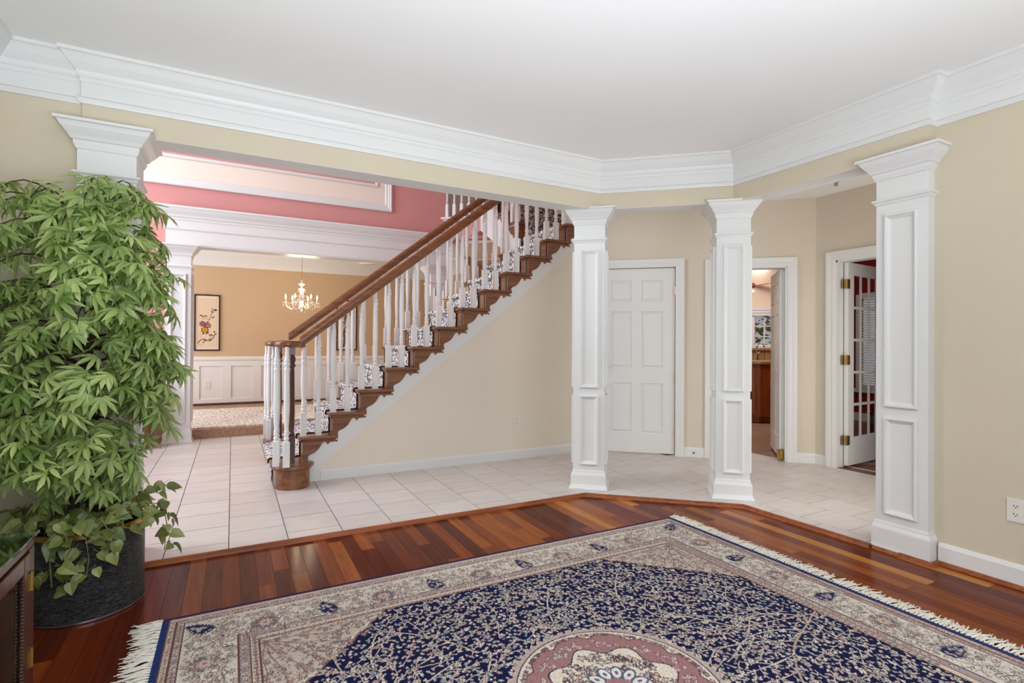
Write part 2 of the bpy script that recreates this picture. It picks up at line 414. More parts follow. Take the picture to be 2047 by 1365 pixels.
# wooden nosing strip between the two floors
strip = MB().sweep([(XWL, 3.31), E1, E2, (XE, 1.70)], [(0.0, ZL), (0.0, 0.004), (0.008, 0.005), (0.016, 0.001), (0.024, -0.008), (0.027, ZL)], close_prof=True)
struct('trim_floor_edge', strip, 'strip_wood', 'brown wooden nosing strip edging the pale tiles', smooth=True)

# ------------------------------------------------------------------ living-room shell
struct('ceiling_living', MB().prism([(XWL - .1, -1.6), (3.6, -1.6), (3.6, 1.5), (XB + .16, 1.5), (C2[0] + .16, C2[1] + .05), (C1[0] + .05, YB + .16), (XWL - .1, YB + .16)], HZ, HZ + 0.1), 'ceiling_white', 'plain white living room ceiling')
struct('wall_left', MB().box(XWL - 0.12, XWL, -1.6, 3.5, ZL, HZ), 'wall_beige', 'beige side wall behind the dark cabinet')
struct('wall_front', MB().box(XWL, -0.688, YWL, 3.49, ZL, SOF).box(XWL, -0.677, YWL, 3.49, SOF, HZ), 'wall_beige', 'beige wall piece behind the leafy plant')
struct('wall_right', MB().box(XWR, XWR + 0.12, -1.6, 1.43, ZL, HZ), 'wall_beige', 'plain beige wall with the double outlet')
def offs(pts, t):
    return [tuple(np.array(p) + t * np.array(q)) for p, q in zip(pts, ((0, 1), ((N2[0]) / (1 + N2[1]), 1), (1, (N2[1]) / (1 + N2[0])), (1, 0)))]
outer = [(-0.676, YB), C1, C2, (XB, 1.425)]
inner = offs(outer, 0.165)
hb = MB(); 
for i in range(3): hb.prism([outer[i], outer[i + 1], inner[i + 1], inner[i]], SOF, HZ)
hb.v = [(x, y, z) for x, y, z in hb.v]
struct('wall_header', hb, 'wall_beige', 'beige header beam carried by the white columns')
sb = MB()
for i in range(3): sb.prism([outer[i], outer[i + 1], inner[i + 1], inner[i]], SOF - 0.003, SOF - 0.0005)
struct('trim_soffit', sb, 'trim_white', 'white underside lining of the header beam')
# crown moulding running round the room
CROWN = [(0.0, 2.346), (0.010, 2.348), (0.013, 2.356), (0.019, 2.368), (0.019, 2.372), (0.008, 2.380), (0.004, 2.384), (0.004, 2.452), (0.010, 2.458), (0.012, 2.475), (0.018, 2.480), (0.018, 2.492),
         (0.024, 2.506), (0.034, 2.517), (0.050, 2.536), (0.066, 2.560), (0.074, 2.570), (0.083, 2.573), (0.083, HZ)]
cp = [(XWL, -1.6), (XWL, YWL), (-0.676, YWL), (-0.676, YB), C1, C2, (XB, 1.425), (XWR, 1.425), (XWR, -1.6)]
struct('trim_crown', MB().sweep(cp, CROWN), 'trim_white', 'stepped white crown moulding round the living room ceiling')
# baseboards
BB = [(0.0, ZL), (0.015, ZL), (0.015, 0.075), (0.010, 0.085), (0.006, 0.094), (0.0, 0.096)]
struct('baseboard_right', MB().sweep([(XWR, 1.405), (XWR, -1.6)], BB), 'trim_white', 'white baseboard of the beige wall with the double outlet')
struct('baseboard_left', MB().sweep([(XWL, -1.6), (XWL, YWL), (-0.7, YWL)], BB), 'trim_white', 'white baseboard behind the plant and cabinet')
QR = [(0.0, ZL), (0.0, ZL + 0.02), (0.008, ZL + 0.019), (0.015, ZL + 0.014), (0.019, ZL + 0.007), (0.02, ZL)]
struct('trim_shoe', MB().sweep([(3.296, 1.69), (3.296, 1.405), (XWR - .015, 1.405), (XWR - .015, -1.6)], QR, close_prof=True), 'strip_wood', 'brown quarter-round shoe moulding below the white baseboard', smooth=True)

# ------------------------------------------------------------------ columns and pilasters
CAPP = [(0.0, 2.108), (0.005, 2.110), (0.008, 2.118), (0.014, 2.133), (0.014, 2.148), (0.022, 2.152), (0.031, 2.168), (0.044, 2.184), (0.056, 2.200), (0.062, 2.212), (0.068, 2.222), (0.079, 2.224), (0.079, 2.238), (0.0, 2.238)]
NECK = [(0.0, 1.966), (0.005, 1.969), (0.009, 1.980), (0.018, 1.988), (0.018, 1.997), (0.0, 2.000)]
BASE = [(0.0, 0.148), (0.004, 0.140), (0.006, 0.128), (0.014, 0.112), (0.016, 0.104), (0.016, 0.03)]
FRM = [(0.0, 0.0), (0.001, 0.016), (0.006, 0.020), (0.012, 0.020), (0.018, 0.012), (0.028, 0.005), (0.032, 0.0)]
def column(name, label, c, ax, ay, wx, wy, zb, shoe=True, faces=('f', 'l', 'r'), cap_dz=0.0, group=None, panel_top=1.907, capbot=None, low=0.0):
    """c plan centre; ax along the front face, ay pointing away from the room; wx, wy full widths"""
    ax, ay, c = np.array(ax, float), np.array(ay, float), np.array(c, float)
    t = thing(name, label, 'column', (c[0], c[1], zb), group)
    P = lambda a, b: tuple(c + a * ax + b * ay)
    hx, hy = wx / 2, wy / 2
    sq = [P(-hx, -hy), P(-hx, hy), P(hx, hy), P(hx, -hy)]
    ar = sum(sq[i][0] * sq[(i + 1) % 4][1] - sq[(i + 1) % 4][0] * sq[i][1] for i in range(4))
    if ar < 0: sq = sq[::-1]
    MB().prism(sq, zb, 2.225 + low).build('shaft', 'trim_white', t)
    MB().sweep(sq, [(p, z + low) for p, z in CAPP], closed=True).build('capital', 'trim_white', t)
    MB().sweep(sq, [(p, z + low) for p, z in NECK], closed=True).build('neck_moulding', 'trim_white', t)
    b = MB().sweep(sq, BASE + [(0.016, zb)], closed=True)
    bo = b.build('base', 'trim_white', t)
    if shoe:
        MB().sweep(sq, [(0.016, zb + 0.034), (0.019, zb + 0.030), (0.026, zb + 0.010), (0.030, zb + 0.004), (0.030, zb)], closed=True).build('shoe_moulding', 'trim_white', t)
    fr = {'f': (P(0, -hy), ax, -ay, hx), 'b': (P(0, hy), ax, ay, hx), 'l': (P(-hx, 0), ay, -ax, hy), 'r': (P(hx, 0), ay, ax, hy)}
    for k in faces:
        o, a, nrm, h = fr[k]
        for z0, z1 in ((0.190, 0.746), (0.803, panel_top)):
            MB().frame((*o, 0), (*a, 0), (0, 0, 1), (*nrm, 0), -h + 0.046, h - 0.046, z0 + low, z1 + low, FRM).build('panel_moulding', 'trim_white', t)
    return t
n0 = 4.213; dep = 0.262
column('square_column', 'free-standing white square column beside the six-panel door', D2 * -0.387 + N2 * (n0 + dep / 2), D2, N2, 0.246, dep, 0.0, group='free-standing columns')
column('square_column', 'free-standing white square column before the kitchen doorway', D2 * 0.691 + N2 * (n0 + dep / 2), D2, N2, 0.240, dep, 0.0, group='free-standing columns')
column('wall_pilaster', 'white panelled pilaster half hidden by the leafy plant', (-0.566, 3.30 + 0.12), (1, 0), (0, 1), 0.242, 0.24, ZL, shoe=False, faces=('f', 'r'), group='living room pilasters')
column('wall_pilaster', 'white panelled pilaster on the beige wall near the double outlet', (3.315 + 0.12, 1.56), (0, 1), (1, 0), 0.26, 0.24, ZL, shoe=False, faces=('f', 'r'), group='living room pilasters')
column('dining_pilaster', 'white panelled pilaster beside the flower scroll, behind the plant leaves', (-0.553, 7.075 + 0.12), (1, 0), (0, 1), 0.25, 0.24, 0.0, faces=('f', 'r'), low=0.03, group='dining opening pilasters')
column('dining_pilaster', 'white dining opening pilaster seen through the stair balusters', (2.595, 7.075 + 0.12), (1, 0), (0, 1), 0.25, 0.24, 0.0, faces=('f', 'l'), low=0.03, group='dining opening pilasters')

# ------------------------------------------------------------------ foyer shell
YP = 7.15
pk = MB().box(-3.2, -0.679, YP, YP + .14, 0, 5.4).box(-0.679, 2.72, YP, YP + .14, 2.27, 5.4)
struct('wall_foyer', pk, 'wall_pink', 'rose pink two-storey wall above the dining room opening')
cr = MB().box(-1.2, 1.90, YP - .004, YP, 2.98, 4.55)
struct('trim_panel_field', cr, 'wall_cream', 'pale cream painted band inside the white wall frame')
struct('trim_panel_centre', MB().box(-0.98, 1.715, YP - .008, YP - .004, 3.30, 4.25), 'wall_pink', 'rose pink centre field within the thin white frame')
OUTF = [(0.0, 0.0), (0.004, 0.030), (0.020, 0.034), (0.030, 0.026), (0.045, 0.026), (0.055, 0.018), (0.080, 0.016), (0.092, 0.008), (0.100, 0.004)]
struct('trim_frame_outer', MB().frame((0, YP - .004, 0), (1, 0, 0), (0, 0, 1), (0, -1, 0), -1.25, 1.925, 2.955, 4.6, OUTF), 'trim_white', 'broad white moulding frame on the rose pink wall')
struct('trim_frame_inner', MB().frame((0, YP - .008, 0), (1, 0, 0), (0, 0, 1), (0, -1, 0), -1.02, 1.735, 3.275, 4.3, [(0, 0), (0.004, 0.014), (0.02, 0.016), (0.024, 0.010), (0.036, 0.008), (0.042, 0)]), 'trim_white', 'thin white moulding frame inside the cream band')
ENT = [(0.0, 2.275), (0.0, 2.435), (0.010, 2.44), (0.018, 2.452), (0.014, 2.458), (0.014, 2.545), (0.022, 2.552), (0.026, 2.572), (0.040, 2.585), (0.046, 2.605), (0.075, 2.640), (0.092, 2.672), (0.100, 2.676), (0.100, 2.70), (0.0, 2.715)]
eb = MB().sweep([(-0.68, YP), (-0.68, 7.085), (2.72, 7.085), (2.72, YP)][::1], ENT)
eb.box(-0.675, 2.715, 7.09, YP + .145, 2.262, 2.60)
struct('trim_entablature', eb, 'trim_white', 'deep white entablature above the dining room opening')
struct('ceiling_foyer', MB().box(-3.2, 6.5, 3.5, 9.4, 5.4, 5.5), 'ceiling_white', 'high white foyer ceiling')
struct('wall_foyer_upper', MB().box(-3.2, 6.5, 3.50, 3.58, 2.70, 5.4), 'wall_pink', 'upper foyer wall over the header beam')
struct('wall_foyer_side', MB().box(6.4, 6.5, 3.5, 9.4, 2.70, 5.4), 'wall_cream', 'upper landing side wall')
# gallery (upper hall) above the back passage
G0 = np.array([2.68, 7.17]); G1 = G0 + D2 * 1.55
gal = MB().prism([tuple(G0), tuple(G1), tuple(G1 + N2 * 0.14), tuple(G0 + N2 * 0.14)], 2.66, 2.945)
struct('wall_gallery', gal, 'wall_pink', 'rose pink fascia below the upper gallery balusters')
struct('trim_gallery', MB().sweep([tuple(G0 - D2 * 0.02), tuple(G1)], [(0.0, 2.925), (0.012, 2.93), (0.02, 2.945), (0.04, 2.955), (0.04, 2.978), (-0.14, 2.978)]), 'trim_white', 'white ledge carrying the upper gallery balusters')
struct('floor_gallery', MB().prism([tuple(G0 + N2 * .14), tuple(G1 + D2 * 1.8 + N2 * .14), tuple(G1 + D2 * 1.8 + N2 * 2.7), tuple(G0 + N2 * 2.7)], 2.62, 2.95), 'wall_cream', 'upper gallery floor slab')
struct('ceiling_passage', MB().prism([tuple(G0 - D2 * 2.0 + N2 * .9), tuple(G0 + N2 * .9), tuple(G0 + N2 * 2.75), tuple(G0 - D2 * 2.0 + N2 * 2.75)], 2.67, 2.93), 'wall_cream', 'cream passage ceiling beside the dining room')
struct('wall_gallery_back', MB().prism([tuple(G0 - D2 * 2.2 + N2 * 1.5), tuple(G1 + D2 * 2 + N2 * 1.5), tuple(G1 + D2 * 2 + N2 * 1.6), tuple(G0 - D2 * 2.2 + N2 * 1.6)], 2.6, 5.4), 'wall_cream', 'cream wall behind the upper gallery')
struct('wall_passage', MB().prism([tuple(G0 - D2 * 1.2 + N2 * 2.6), tuple(G1 + D2 * 2 + N2 * 2.6), tuple(G1 + D2 * 2 + N2 * 2.7), tuple(G0 - D2 * 1.2 + N2 * 2.7)], 0, 2.7), 'wall_peach', 'warm lit passage wall beyond the stairs')
struct('floor_passage', MB().prism([(2.73, 7.26), (5.6, 5.8), (6.5, 7.2), (4.2, 10.6), (2.73, 10.6)], -0.06, -0.003), 'kitchen_tile', 'tiled passage floor behind the stairs')

# ------------------------------------------------------------------ dining room
DZ = 0.11
struct('floor_dining', MB().box(-2.8, 3.6, 7.25, 10.0, -0.05, DZ), 'dining_wood', 'raised wooden dining room floor with its step edge')
struct('wall_dining_back', MB().box(-2.8, 3.7, 10.0, 10.1, DZ, 2.75), 'wall_gold', 'golden tan dining room wall with the hanging scrolls')
struct('wall_dining_right', MB().box(3.6, 3.7, 8.3, 10.0, DZ, 2.75), 'wall_gold', 'golden tan dining room end wall')
struct('ceiling_dining', MB().box(-2.8, 3.7, 7.2, 10.1, 2.66, 2.74), 'ceiling_white', 'white dining room ceiling')
DCR = [(0.0, 2.415), (0.012, 2.42), (0.016, 2.44), (0.016, 2.50), (0.03, 2.52), (0.06, 2.57), (0.10, 2.62), (0.12, 2.66)]
struct('trim_dining_crown', MB().sweep([(-2.8, 10.0), (3.6, 10.0), (3.6, 8.3)], DCR), 'trim_white', 'white crown moulding of the golden dining room')
struct('trim_chair_rail', MB().sweep([(-2.8, 10.0), (3.6, 10.0), (3.6, 8.3)], [(0.0, 0.80), (0.014, 0.80), (0.016, 0.845), (0.030, 0.855), (0.034, 0.885), (0.022, 0.90), (0.0, 0.915)]), 'trim_white', 'white chair rail below the hanging scrolls')
wn = struct('wall_wainscot', MB().box(-2.8, 3.6, 9.988, 10.0, DZ, 0.80), 'trim_white', 'white wainscot below the chair rail')
MB().box(-2.8, 3.6, 9.972, 9.988, DZ + .012, 0.21).build('bottom_rail', 'trim_white', wn)
MB().box(-2.8, 3.6, 9.972, 9.988, 0.755, 0.80).build('top_rail', 'trim_white', wn)
x = -0.18 - 0.45 * 4
while x < 3.5:
    MB().box(x, x + 0.13, 9.972, 9.988, 0.21, 0.755).build('stile', 'trim_white', wn); x += 0.458
struct('baseboard_dining', MB().box(-2.8, 3.6, 9.955, 9.972, DZ, DZ + 0.035), 'dark_mahogany', 'dark shoe strip at the foot of the wainscot')
dr = thing('dining_rug', 'faded cream and grey patterned rug on the dining room floor', 'rug', (0.9, 8.5, DZ))
MB().box(-1.3, 3.0, 7.34, 9.35, DZ, DZ + 0.009).build('pile', 'dining_carpet', dr)
MB().frame((0.85, 8.345, DZ + .009), (1, 0, 0), (0, 1, 0), (0, 0, 1), -2.15, 2.15, -1.005, 1.005, [(0, 0), (0.0, .002), (.03, .002), (.03, 0)]).build('edge_band', 'art_paper', dr)

# ------------------------------------------------------------------ hall beyond the columns
NW = 5.69; XO = 5.05
def hp(s, n=NW): 
    q = D2 * s + N2 * n; return (float(q[0]), float(q[1]))
s_end = (np.array([XO, (NW - N2[0] * XO) / N2[1]]) @ D2)
hw = MB()
def hseg(mb, s0, s1, z0, z1, n0=NW, n1=NW + .12): return mb.prism([hp(s0, n0), hp(s1, n0), hp(s1, n1), hp(s0, n1)], z0, z1)
KL, KR, KT = 0.745, 1.432, 1.945      # kitchen doorway
DL, DR, DT = -0.42, 0.372, 1.966      # closet door
hseg(hw, -0.78, DL, 0, 2.62); hseg(hw, DL, DR, DT, 2.62); hseg(hw, DR, KL, 0, 2.62); hseg(hw, KL, KR, KT, 2.62); hseg(hw, KR, s_end, 0, 2.62)
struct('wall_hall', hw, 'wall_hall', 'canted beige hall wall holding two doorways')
FY0, FY1, FT = 2.02, 2.925, 1.962     # office doorway on x = XO
ow = MB().box(XO, XO + .12, FY1, hp(s_end)[1] + .05, 0, 2.62).box(XO, XO + .12, FY0, FY1, FT, 2.62).box(XO, XO + .12, 0.9, FY0, 0, 2.62)
struct('wall_office', ow, 'wall_hall', 'beige hall wall with the glazed office door')
struct('wall_hall_end', MB().box(3.5, XO + .1, 0.8, 0.9, 0, 2.62), 'wall_hall', 'beige end wall of the hall')
struct('ceiling_hall', MB().prism([(XB + .15, 0.8), (XO + .12, 0.8), (XO + .12, 3.2), hp(-0.9, NW + .12), (2.9, 4.62), (2.9, 3.6), (C1[0] + .1, 3.5), (C2[0] + .16, C2[1] + .06)], 2.61, 2.69), 'ceiling_white', 'white hall ceiling behind the header beam')
def casing(label, name, pts_n, O, A, N, a0, a1, top, z0=0.0, w=0.085):
    O, A, N = np.array(O, float), np.array(A, float), np.array(N, float)
    prof = [(0.0, 0.0), (0.0, 0.012), (0.012, 0.014), (0.020, 0.018), (0.040, 0.018), (0.052, 0.022), (0.070, 0.026), (w, 0.026), (w, 0.0)]
    rows = []
    for a, z, sa, sz in ((a0, z0, -1, 0), (a0, top, -1, 1), (a1, top, 1, 1), (a1, z0, 1, 0)):
        rows.append([tuple(O + A * (a + sa * q) + np.array([0, 0, z + sz * q]) + N * h) for q, h in prof])
    k = len(prof); mb = MB().add([p for r in rows for p in r], [(i * k + j, (i + 1) * k + j, (i + 1) * k + (j + 1) % k, i * k + (j + 1) % k) for i in range(3) for j in range(k)])
    return struct(name, mb, 'trim_white', label)
Dn = (*D2, 0); Nn = (-N2[0], -N2[1], 0)
O_ = (*(N2 * NW), 0)
casing('white casing of the closed six-panel door', 'trim_closet_casing', None, O_, Dn, Nn, DL, DR, DT)
casing('white casing of the kitchen doorway', 'trim_kitchen_casing', None, O_, Dn, Nn, KL, KR, KT)
casing('white casing of the glazed office doorway', 'trim_office_casing', None, (XO, 0, 0), (0, -1, 0), (-1, 0, 0), -FY1, -FY0, FT)
jb = MB(); hseg(jb, KL, KL + .016, 0, KT, NW - .004, NW + .125); hseg(jb, KR - .016, KR, 0, KT, NW - .004, NW + .125); hseg(jb, KL, KR, KT - .016, KT, NW - .004, NW + .125)
struct('trim_kitchen_jamb', jb, 'trim_white', 'white jamb lining of the kitchen doorway')
struct('trim_office_jamb', MB().box(XO - .004, XO + .125, FY1 - .016, FY1, 0, FT).box(XO - .004, XO + .125, FY0, FY0 + .016, 0, FT).box(XO - .004, XO + .125, FY0, FY1, FT - .016, FT), 'trim_white', 'white jamb lining of the glazed office doorway')
BH = [(0.0, 0.0), (0.015, 0.0), (0.015, 0.078), (0.008, 0.092), (0.0, 0.098)]
struct('baseboard_hall', MB().sweep([hp(DR + .085), hp(KL - .085)], BH), 'trim_white', 'short white baseboard between the two hall doorways')
struct('baseboard_corner', MB().sweep([hp(KR + .085), hp(s_end), (XO, FY1 + .085)], BH), 'trim_white', 'white baseboard in the hall corner')
ds = thing('door_bumper', 'small dark round door bumper on the hall baseboard', 'door stop', (*hp(0.555, NW - .02), 0.045))
_c = np.array([*hp(0.555, NW - .016), 0.045])
MB().obox(_c, Dn, (0, 0, 1), Nn, .022, .022, .002).build('plate', 'trim_white', ds)
MB().tube([_c, _c + np.array(Nn) * 0.012], 0.008, 10).build('rubber_tip', 'socket_dark', ds)

def panel_door(name, label, O, A, N, w, h, z0, thick=0.035, both=True):
    """six-panel leaf: O hinge/left bottom plan point, A direction of width, N outward face normal"""
    O, A, N = np.array(O, float), np.array(A, float), np.array(N, float); Z = np.array([0, 0, 1.0])
    t = thing(name, label, 'door', tuple(O + Z * z0))
    core = MB().obox(O + A * w / 2 + Z * (z0 + h / 2) - N * thick / 2, A, N, Z, w / 2, thick / 2 - .013, h / 2)
    core.build('leaf', 'trim_white', t)
    st, mid = 0.115 * w / 0.76, 0.10 * w / 0.76
    pw = (w - 2 * st - mid) / 2
    rails = [0.0, 0.20, 0.735, 0.895, 1.495, 1.60, 1.80, h]
    rails = [r * h / 1.95 if r != h else h for r in rails]; rails[6] = h - 0.125
    for s, nn in ((1, N),) + (((-1, -N),) if both else ()):
        off = O + (nn * 0 if s == 1 else -N * thick)
        mb = MB()
        def bar(a0, a1, b0, b1):
            mb.obox(off + A * (a0 + a1) / 2 + Z * (z0 + (b0 + b1) / 2) - nn * .0075, A, nn, Z, (a1 - a0) / 2, .0075, (b1 - b0) / 2)
        bar(0, st, 0, h); bar(w - st, w, 0, h); 
        for a, b in ((rails[0], rails[1]), (rails[2], rails[3]), (rails[4], rails[5]), (rails[6], rails[7])): bar(st, w - st, a, b)
        for a, b in ((rails[1], rails[2]), (rails[3], rails[4]), (rails[5], rails[6])): bar(st + pw, st + pw + mid, a, b)
        mb.build('frame', 'trim_white', t)
        for a0 in (st, st + pw + mid):
            for b0, b1 in ((rails[1], rails[2]), (rails[3], rails[4]), (rails[5], rails[6])):
                pm = MB().frame(off + Z * z0, A, Z, nn, a0, a0 + pw, b0, b1, [(0.0, 0.0), (0.003, -0.010), (0.013, -0.0125), (0.030, -0.003), (0.032, -0.003)])
                c = [(a0 + .032, b0 + .032), (a0 + pw - .032, b0 + .032), (a0 + pw - .032, b1 - .032), (a0 + .032, b1 - .032)]
                pm.add([off + A * a + Z * (z0 + b) - nn * 0.003 for a, b in c], [(0, 1, 2, 3)])
                pm.build('panel', 'trim_white', t)
    return t
cd_ = panel_door('closet_door', 'closed white six-panel closet door between the two columns', (*hp(DL + .012, NW + .02), 0), Dn, Nn, DR - DL - .02, 1.948, 0.012, both=False)
for z in (0.23, 0.80, 1.72):
    c = np.array([*hp(DR - .002, NW + .01), z]); MB().tube([c - np.array([0, 0, .042]), c + np.array([0, 0, .042])], 0.008, 8).build('hinge', 'brass', cd_)
c = np.array([*hp(DL + .075, NW + .018), 0.93]); kb = MB(); kb.tube([c, c + np.array(Nn) * .02, c + np.array(Nn) * .035, c + np.array(Nn) * .055, c + np.array(Nn) * .062], [.022, .010, .018, .026, .014], 12); kb.build('knob', 'brass', cd_, smooth=True)
a42 = math.radians(42.5); hk = D2 * (KR - .052) + N2 * (NW + .06)
kd = panel_door('kitchen_door', 'open white six-panel swing door at the kitchen doorway', (hk[0], hk[1], 0), (math.cos(a42), math.sin(a42), 0), (-math.sin(a42), math.cos(a42), 0), 0.68, 1.90, 0.025)
hc = np.array([hk[0] + .005, hk[1] + .002, 0])
MB().obox(hc + np.array([0, 0, 0.06]), (math.cos(a42), math.sin(a42), 0), (-math.sin(a42), math.cos(a42), 0), (0, 0, 1), .026, .022, .046).tube([hc + np.array([-.024, -.02, .012]), hc + np.array([-.024, -.02, .115])], .011, 8).tube([hc + np.array([.004, -.024, .012]), hc + np.array([.004, -.024, .115])], .011, 8).build('spring_hinge', 'brass', kd)
# french door to the office
a10 = math.radians(4); fo = np.array([XO + .085, FY1 - .045, 0]); fA = np.array([math.cos(a10), math.sin(a10), 0]); fN = np.array([math.sin(a10), -math.cos(a10), 0]); Z3 = np.array([0, 0, 1.0])
fd = thing('french_door', 'open white french door with glass panes before the red office', 'door', tuple(fo))
FW, FH = 0.72, 1.925
def fbar(nm, a0, a1, b0, b1, th=.018):
    return MB().obox(fo + fA * (a0 + a1) / 2 + Z3 * (.02 + (b0 + b1) / 2), fA, fN, Z3, (a1 - a0) / 2, th, (b1 - b0) / 2).build(nm, 'trim_white', fd)
fbar('stile', 0, .11, 0, FH); fbar('stile', FW - .11, FW, 0, FH); fbar('rail', .11, FW - .11, 0, .26); fbar('rail', .11, FW - .11, FH - .115, FH)
pc = (FW - .22) / 3; pr = (FH - .375) / 5
for k in (1, 2): fbar('glazing_bar', .11 + pc * k - .012, .11 + pc * k + .012, .26, FH - .115, .0065)
for k in range(1, 5): fbar('glazing_bar', .11, FW - .11, .26 + pr * k - .012, .26 + pr * k + .012, .0064)
for i in range(3):
    for j in range(5):
        c = fo + fA * (.11 + pc * (i + .5)) + Z3 * (.02 + .26 + pr * (j + .5))
        MB().obox(c, fA, fN, Z3, pc / 2, .002, pr / 2).build('pane', 'pane_glass', fd)
for z in (0.26, 1.02, 1.74):
    MB().tube([fo + np.array([-.012, -.012, z - .045]), fo + np.array([-.012, -.012, z + .045])], .009, 8).obox(fo + fA * .012 + fN * .019 + Z3 * z, fA, fN, Z3, .020, .0015, .045).obox(fo + np.array([-.03, .012, z]), (1, 0, 0), (0, 1, 0), Z3, .016, .003, .045).build('hinge', 'brass', fd)

# ------------------------------------------------------------------ office beyond the glazed door
struct('floor_office', MB().box(XO + .12, 9.0, 0.4, 6.2, -0.06, -0.004), 'office_wood', 'dark wooden office floor')
struct('trim_office_sill', MB().box(XO, XO + .13, FY0, FY1, -0.02, 0.003), 'office_wood', 'dark wooden sill of the office doorway')
WA = np.array([math.cos(math.radians(33)), math.sin(math.radians(33))]); WN = np.array([-WA[1], WA[0]]); WQ = np.array([XO + .125, 3.20])
ofw = MB().prism([tuple(WQ), tuple(WQ + WA * 4.2), tuple(WQ + WA * 4.2 + WN * .08), tuple(WQ + WN * .08)], 0, 2.62).box(8.6, 8.7, 0.4, 4.30, 0, 2.62).box(8.6, 8.7, 4.62, 5.6, 0, 2.62).box(8.6, 8.7, 4.30, 4.62, 0, .55).box(8.6, 8.7, 4.30, 4.62, 1.9, 2.62).box(XO + .12, 8.7, 0.4, 0.5, 0, 2.62)
struct('wall_office_back', ofw, 'wall_red', 'deep red office walls')
struct('ceiling_office', MB().prism([(XO + .12, 0.4), (8.7, 0.4), (8.7, 5.5), (XO + .12, 3.2)], 2.62, 2.7), 'wall_red', 'dark red office ceiling')
struct('trim_office_rail', MB().box(8.57, 8.6, 0.5, 5.4, 0.44, 0.50).box(8.575, 8.6, 0.5, 5.4, 0, 0.12), 'trim_white', 'white chair rail and baseboard in the red office')
ow_ = thing('office_window', 'office window with white blinds seen through the door panes', 'window', (8.6, 4.46, 0.6))
for a, b, c, d in ((4.26, 4.31, .5, 1.95), (4.61, 4.66, .5, 1.95), (4.31, 4.61, .50, .56), (4.31, 4.61, 1.89, 1.97)):
    MB().box(8.565, 8.605, a, b, c, d).build('casing', 'trim_white', ow_)
for k in range(34): MB().add([(8.60, 4.31, .57 + k * .039), (8.60, 4.61, .57 + k * .039), (8.63, 4.61, .59 + k * .039), (8.63, 4.31, .59 + k * .039)], [(0, 1, 2, 3)]).build('blind_slat', 'trim_white', ow_)
MB().box(8.66, 8.664, 4.30, 4.62, .55, 1.9).build('pane', 'pane_glass', ow_)
oc = thing('office_chair', 'dark red upholstered chair behind the glazed office door', 'chair', (6.75, 3.15, 0.0))
MB().box(6.5, 7.0, 2.9, 3.4, .40, .50).build('seat', 'wall_red', oc, bevel=.03)
MB().box(6.95, 7.03, 2.9, 3.4, .5, 1.0).build('backrest', 'wall_red', oc, bevel=.03)
for px_, py_ in ((6.53, 2.93), (6.97, 2.93), (6.53, 3.37), (6.97, 3.37)): MB().box(px_ - .02, px_ + .02, py_ - .02, py_ + .02, 0, .4).build('leg', 'dark_mahogany', oc)

# ------------------------------------------------------------------ kitchen beyond the swing door
struct('floor_kitchen', MB().prism([hp(0.2, NW + .1), hp(2.4, NW + .1), hp(3.2, 10.6), hp(0.2, 10.6)], -0.06, -0.002), 'kitchen_tile', 'brown tiled kitchen floor')
kwn = 9.55
kw = MB()
WS0, WS1, WZ0, WZ1 = 1.905, 2.215, 1.13, 1.66
def kseg(mb, s0, s1, z0, z1, n0=kwn, n1=kwn + .12): return mb.prism([hp(s0, n0), hp(s1, n0), hp(s1, n1), hp(s0, n1)], z0, z1)
kseg(kw, 0.0, WS0, 0, 2.7); kseg(kw, WS0, WS1, 0, WZ0); kseg(kw, WS0, WS1, WZ1, 2.7); kseg(kw, WS1, 2.75, 0, 2.7)
struct('wall_kitchen', kw, 'wall_peach', 'pale peach kitchen wall around the small window')
struct('ceiling_kitchen', MB().prism([hp(0.0, NW + .12), hp(1.75, NW + .12), hp(2.75, kwn + .1), hp(0.0, kwn + .1)], 2.56, 2.66), 'ceiling_white', 'kitchen ceiling')
wd = tag(MB().frame((*(N2 * kwn), 0), Dn, (0, 0, 1), Nn, WS0 - .09, WS1 + .09, WZ0 - .06, WZ1 + .09, [(0, 0), (0, .02), (.08, .025), (.095, .01), (.095, -.05)]).build('window_1', 'trim_white'), 'small white kitchen window looking onto green leaves', kind='structure')
for k in (1,):
    c = np.array([*hp(WS0 + (WS1 - WS0) / 2, kwn + .03), (WZ0 + WZ1) / 2]); MB().obox(c, Dn, Nn, Z3, .009, .01, (WZ1 - WZ0) / 2).build('muntin', 'trim_white', wd)
for k in (1, 2):
    c = np.array([*hp((WS0 + WS1) / 2, kwn + .03), WZ0 + (WZ1 - WZ0) * k / 3]); MB().obox(c, Dn, Nn, Z3, (WS1 - WS0) / 2, .0095, .009).build('muntin', 'trim_white', wd)
for i in range(2):
    for j in range(3):
        c = np.array([*hp(WS0 + (WS1 - WS0) * (i + .5) / 2, kwn + .035), WZ0 + (WZ1 - WZ0) * (j + .5) / 3])
        MB().obox(c, Dn, Nn, Z3, (WS1 - WS0) / 4 - .008, .002, (WZ1 - WZ0) / 6 - .008).build('pane', 'pane_glass', wd)
rs = thing('roman_shade', 'folded white shade above the small kitchen window', 'window shade', (*hp(2.06, kwn - .05), 1.70))
for k in range(3):
    c = np.array([*hp((WS0 + WS1) / 2, kwn - .04 - .01 * k), 1.68 + .045 * k]); MB().obox(c, Dn, Nn, Z3, .22, .012, .026).build('fold', 'trim_white', rs)
tr = thing('garden_tree', 'leafy green tree outside the kitchen window', 'tree', (*hp(2.1, kwn + 2.2), 0.0))
rt = random.Random(3); tm = MB()
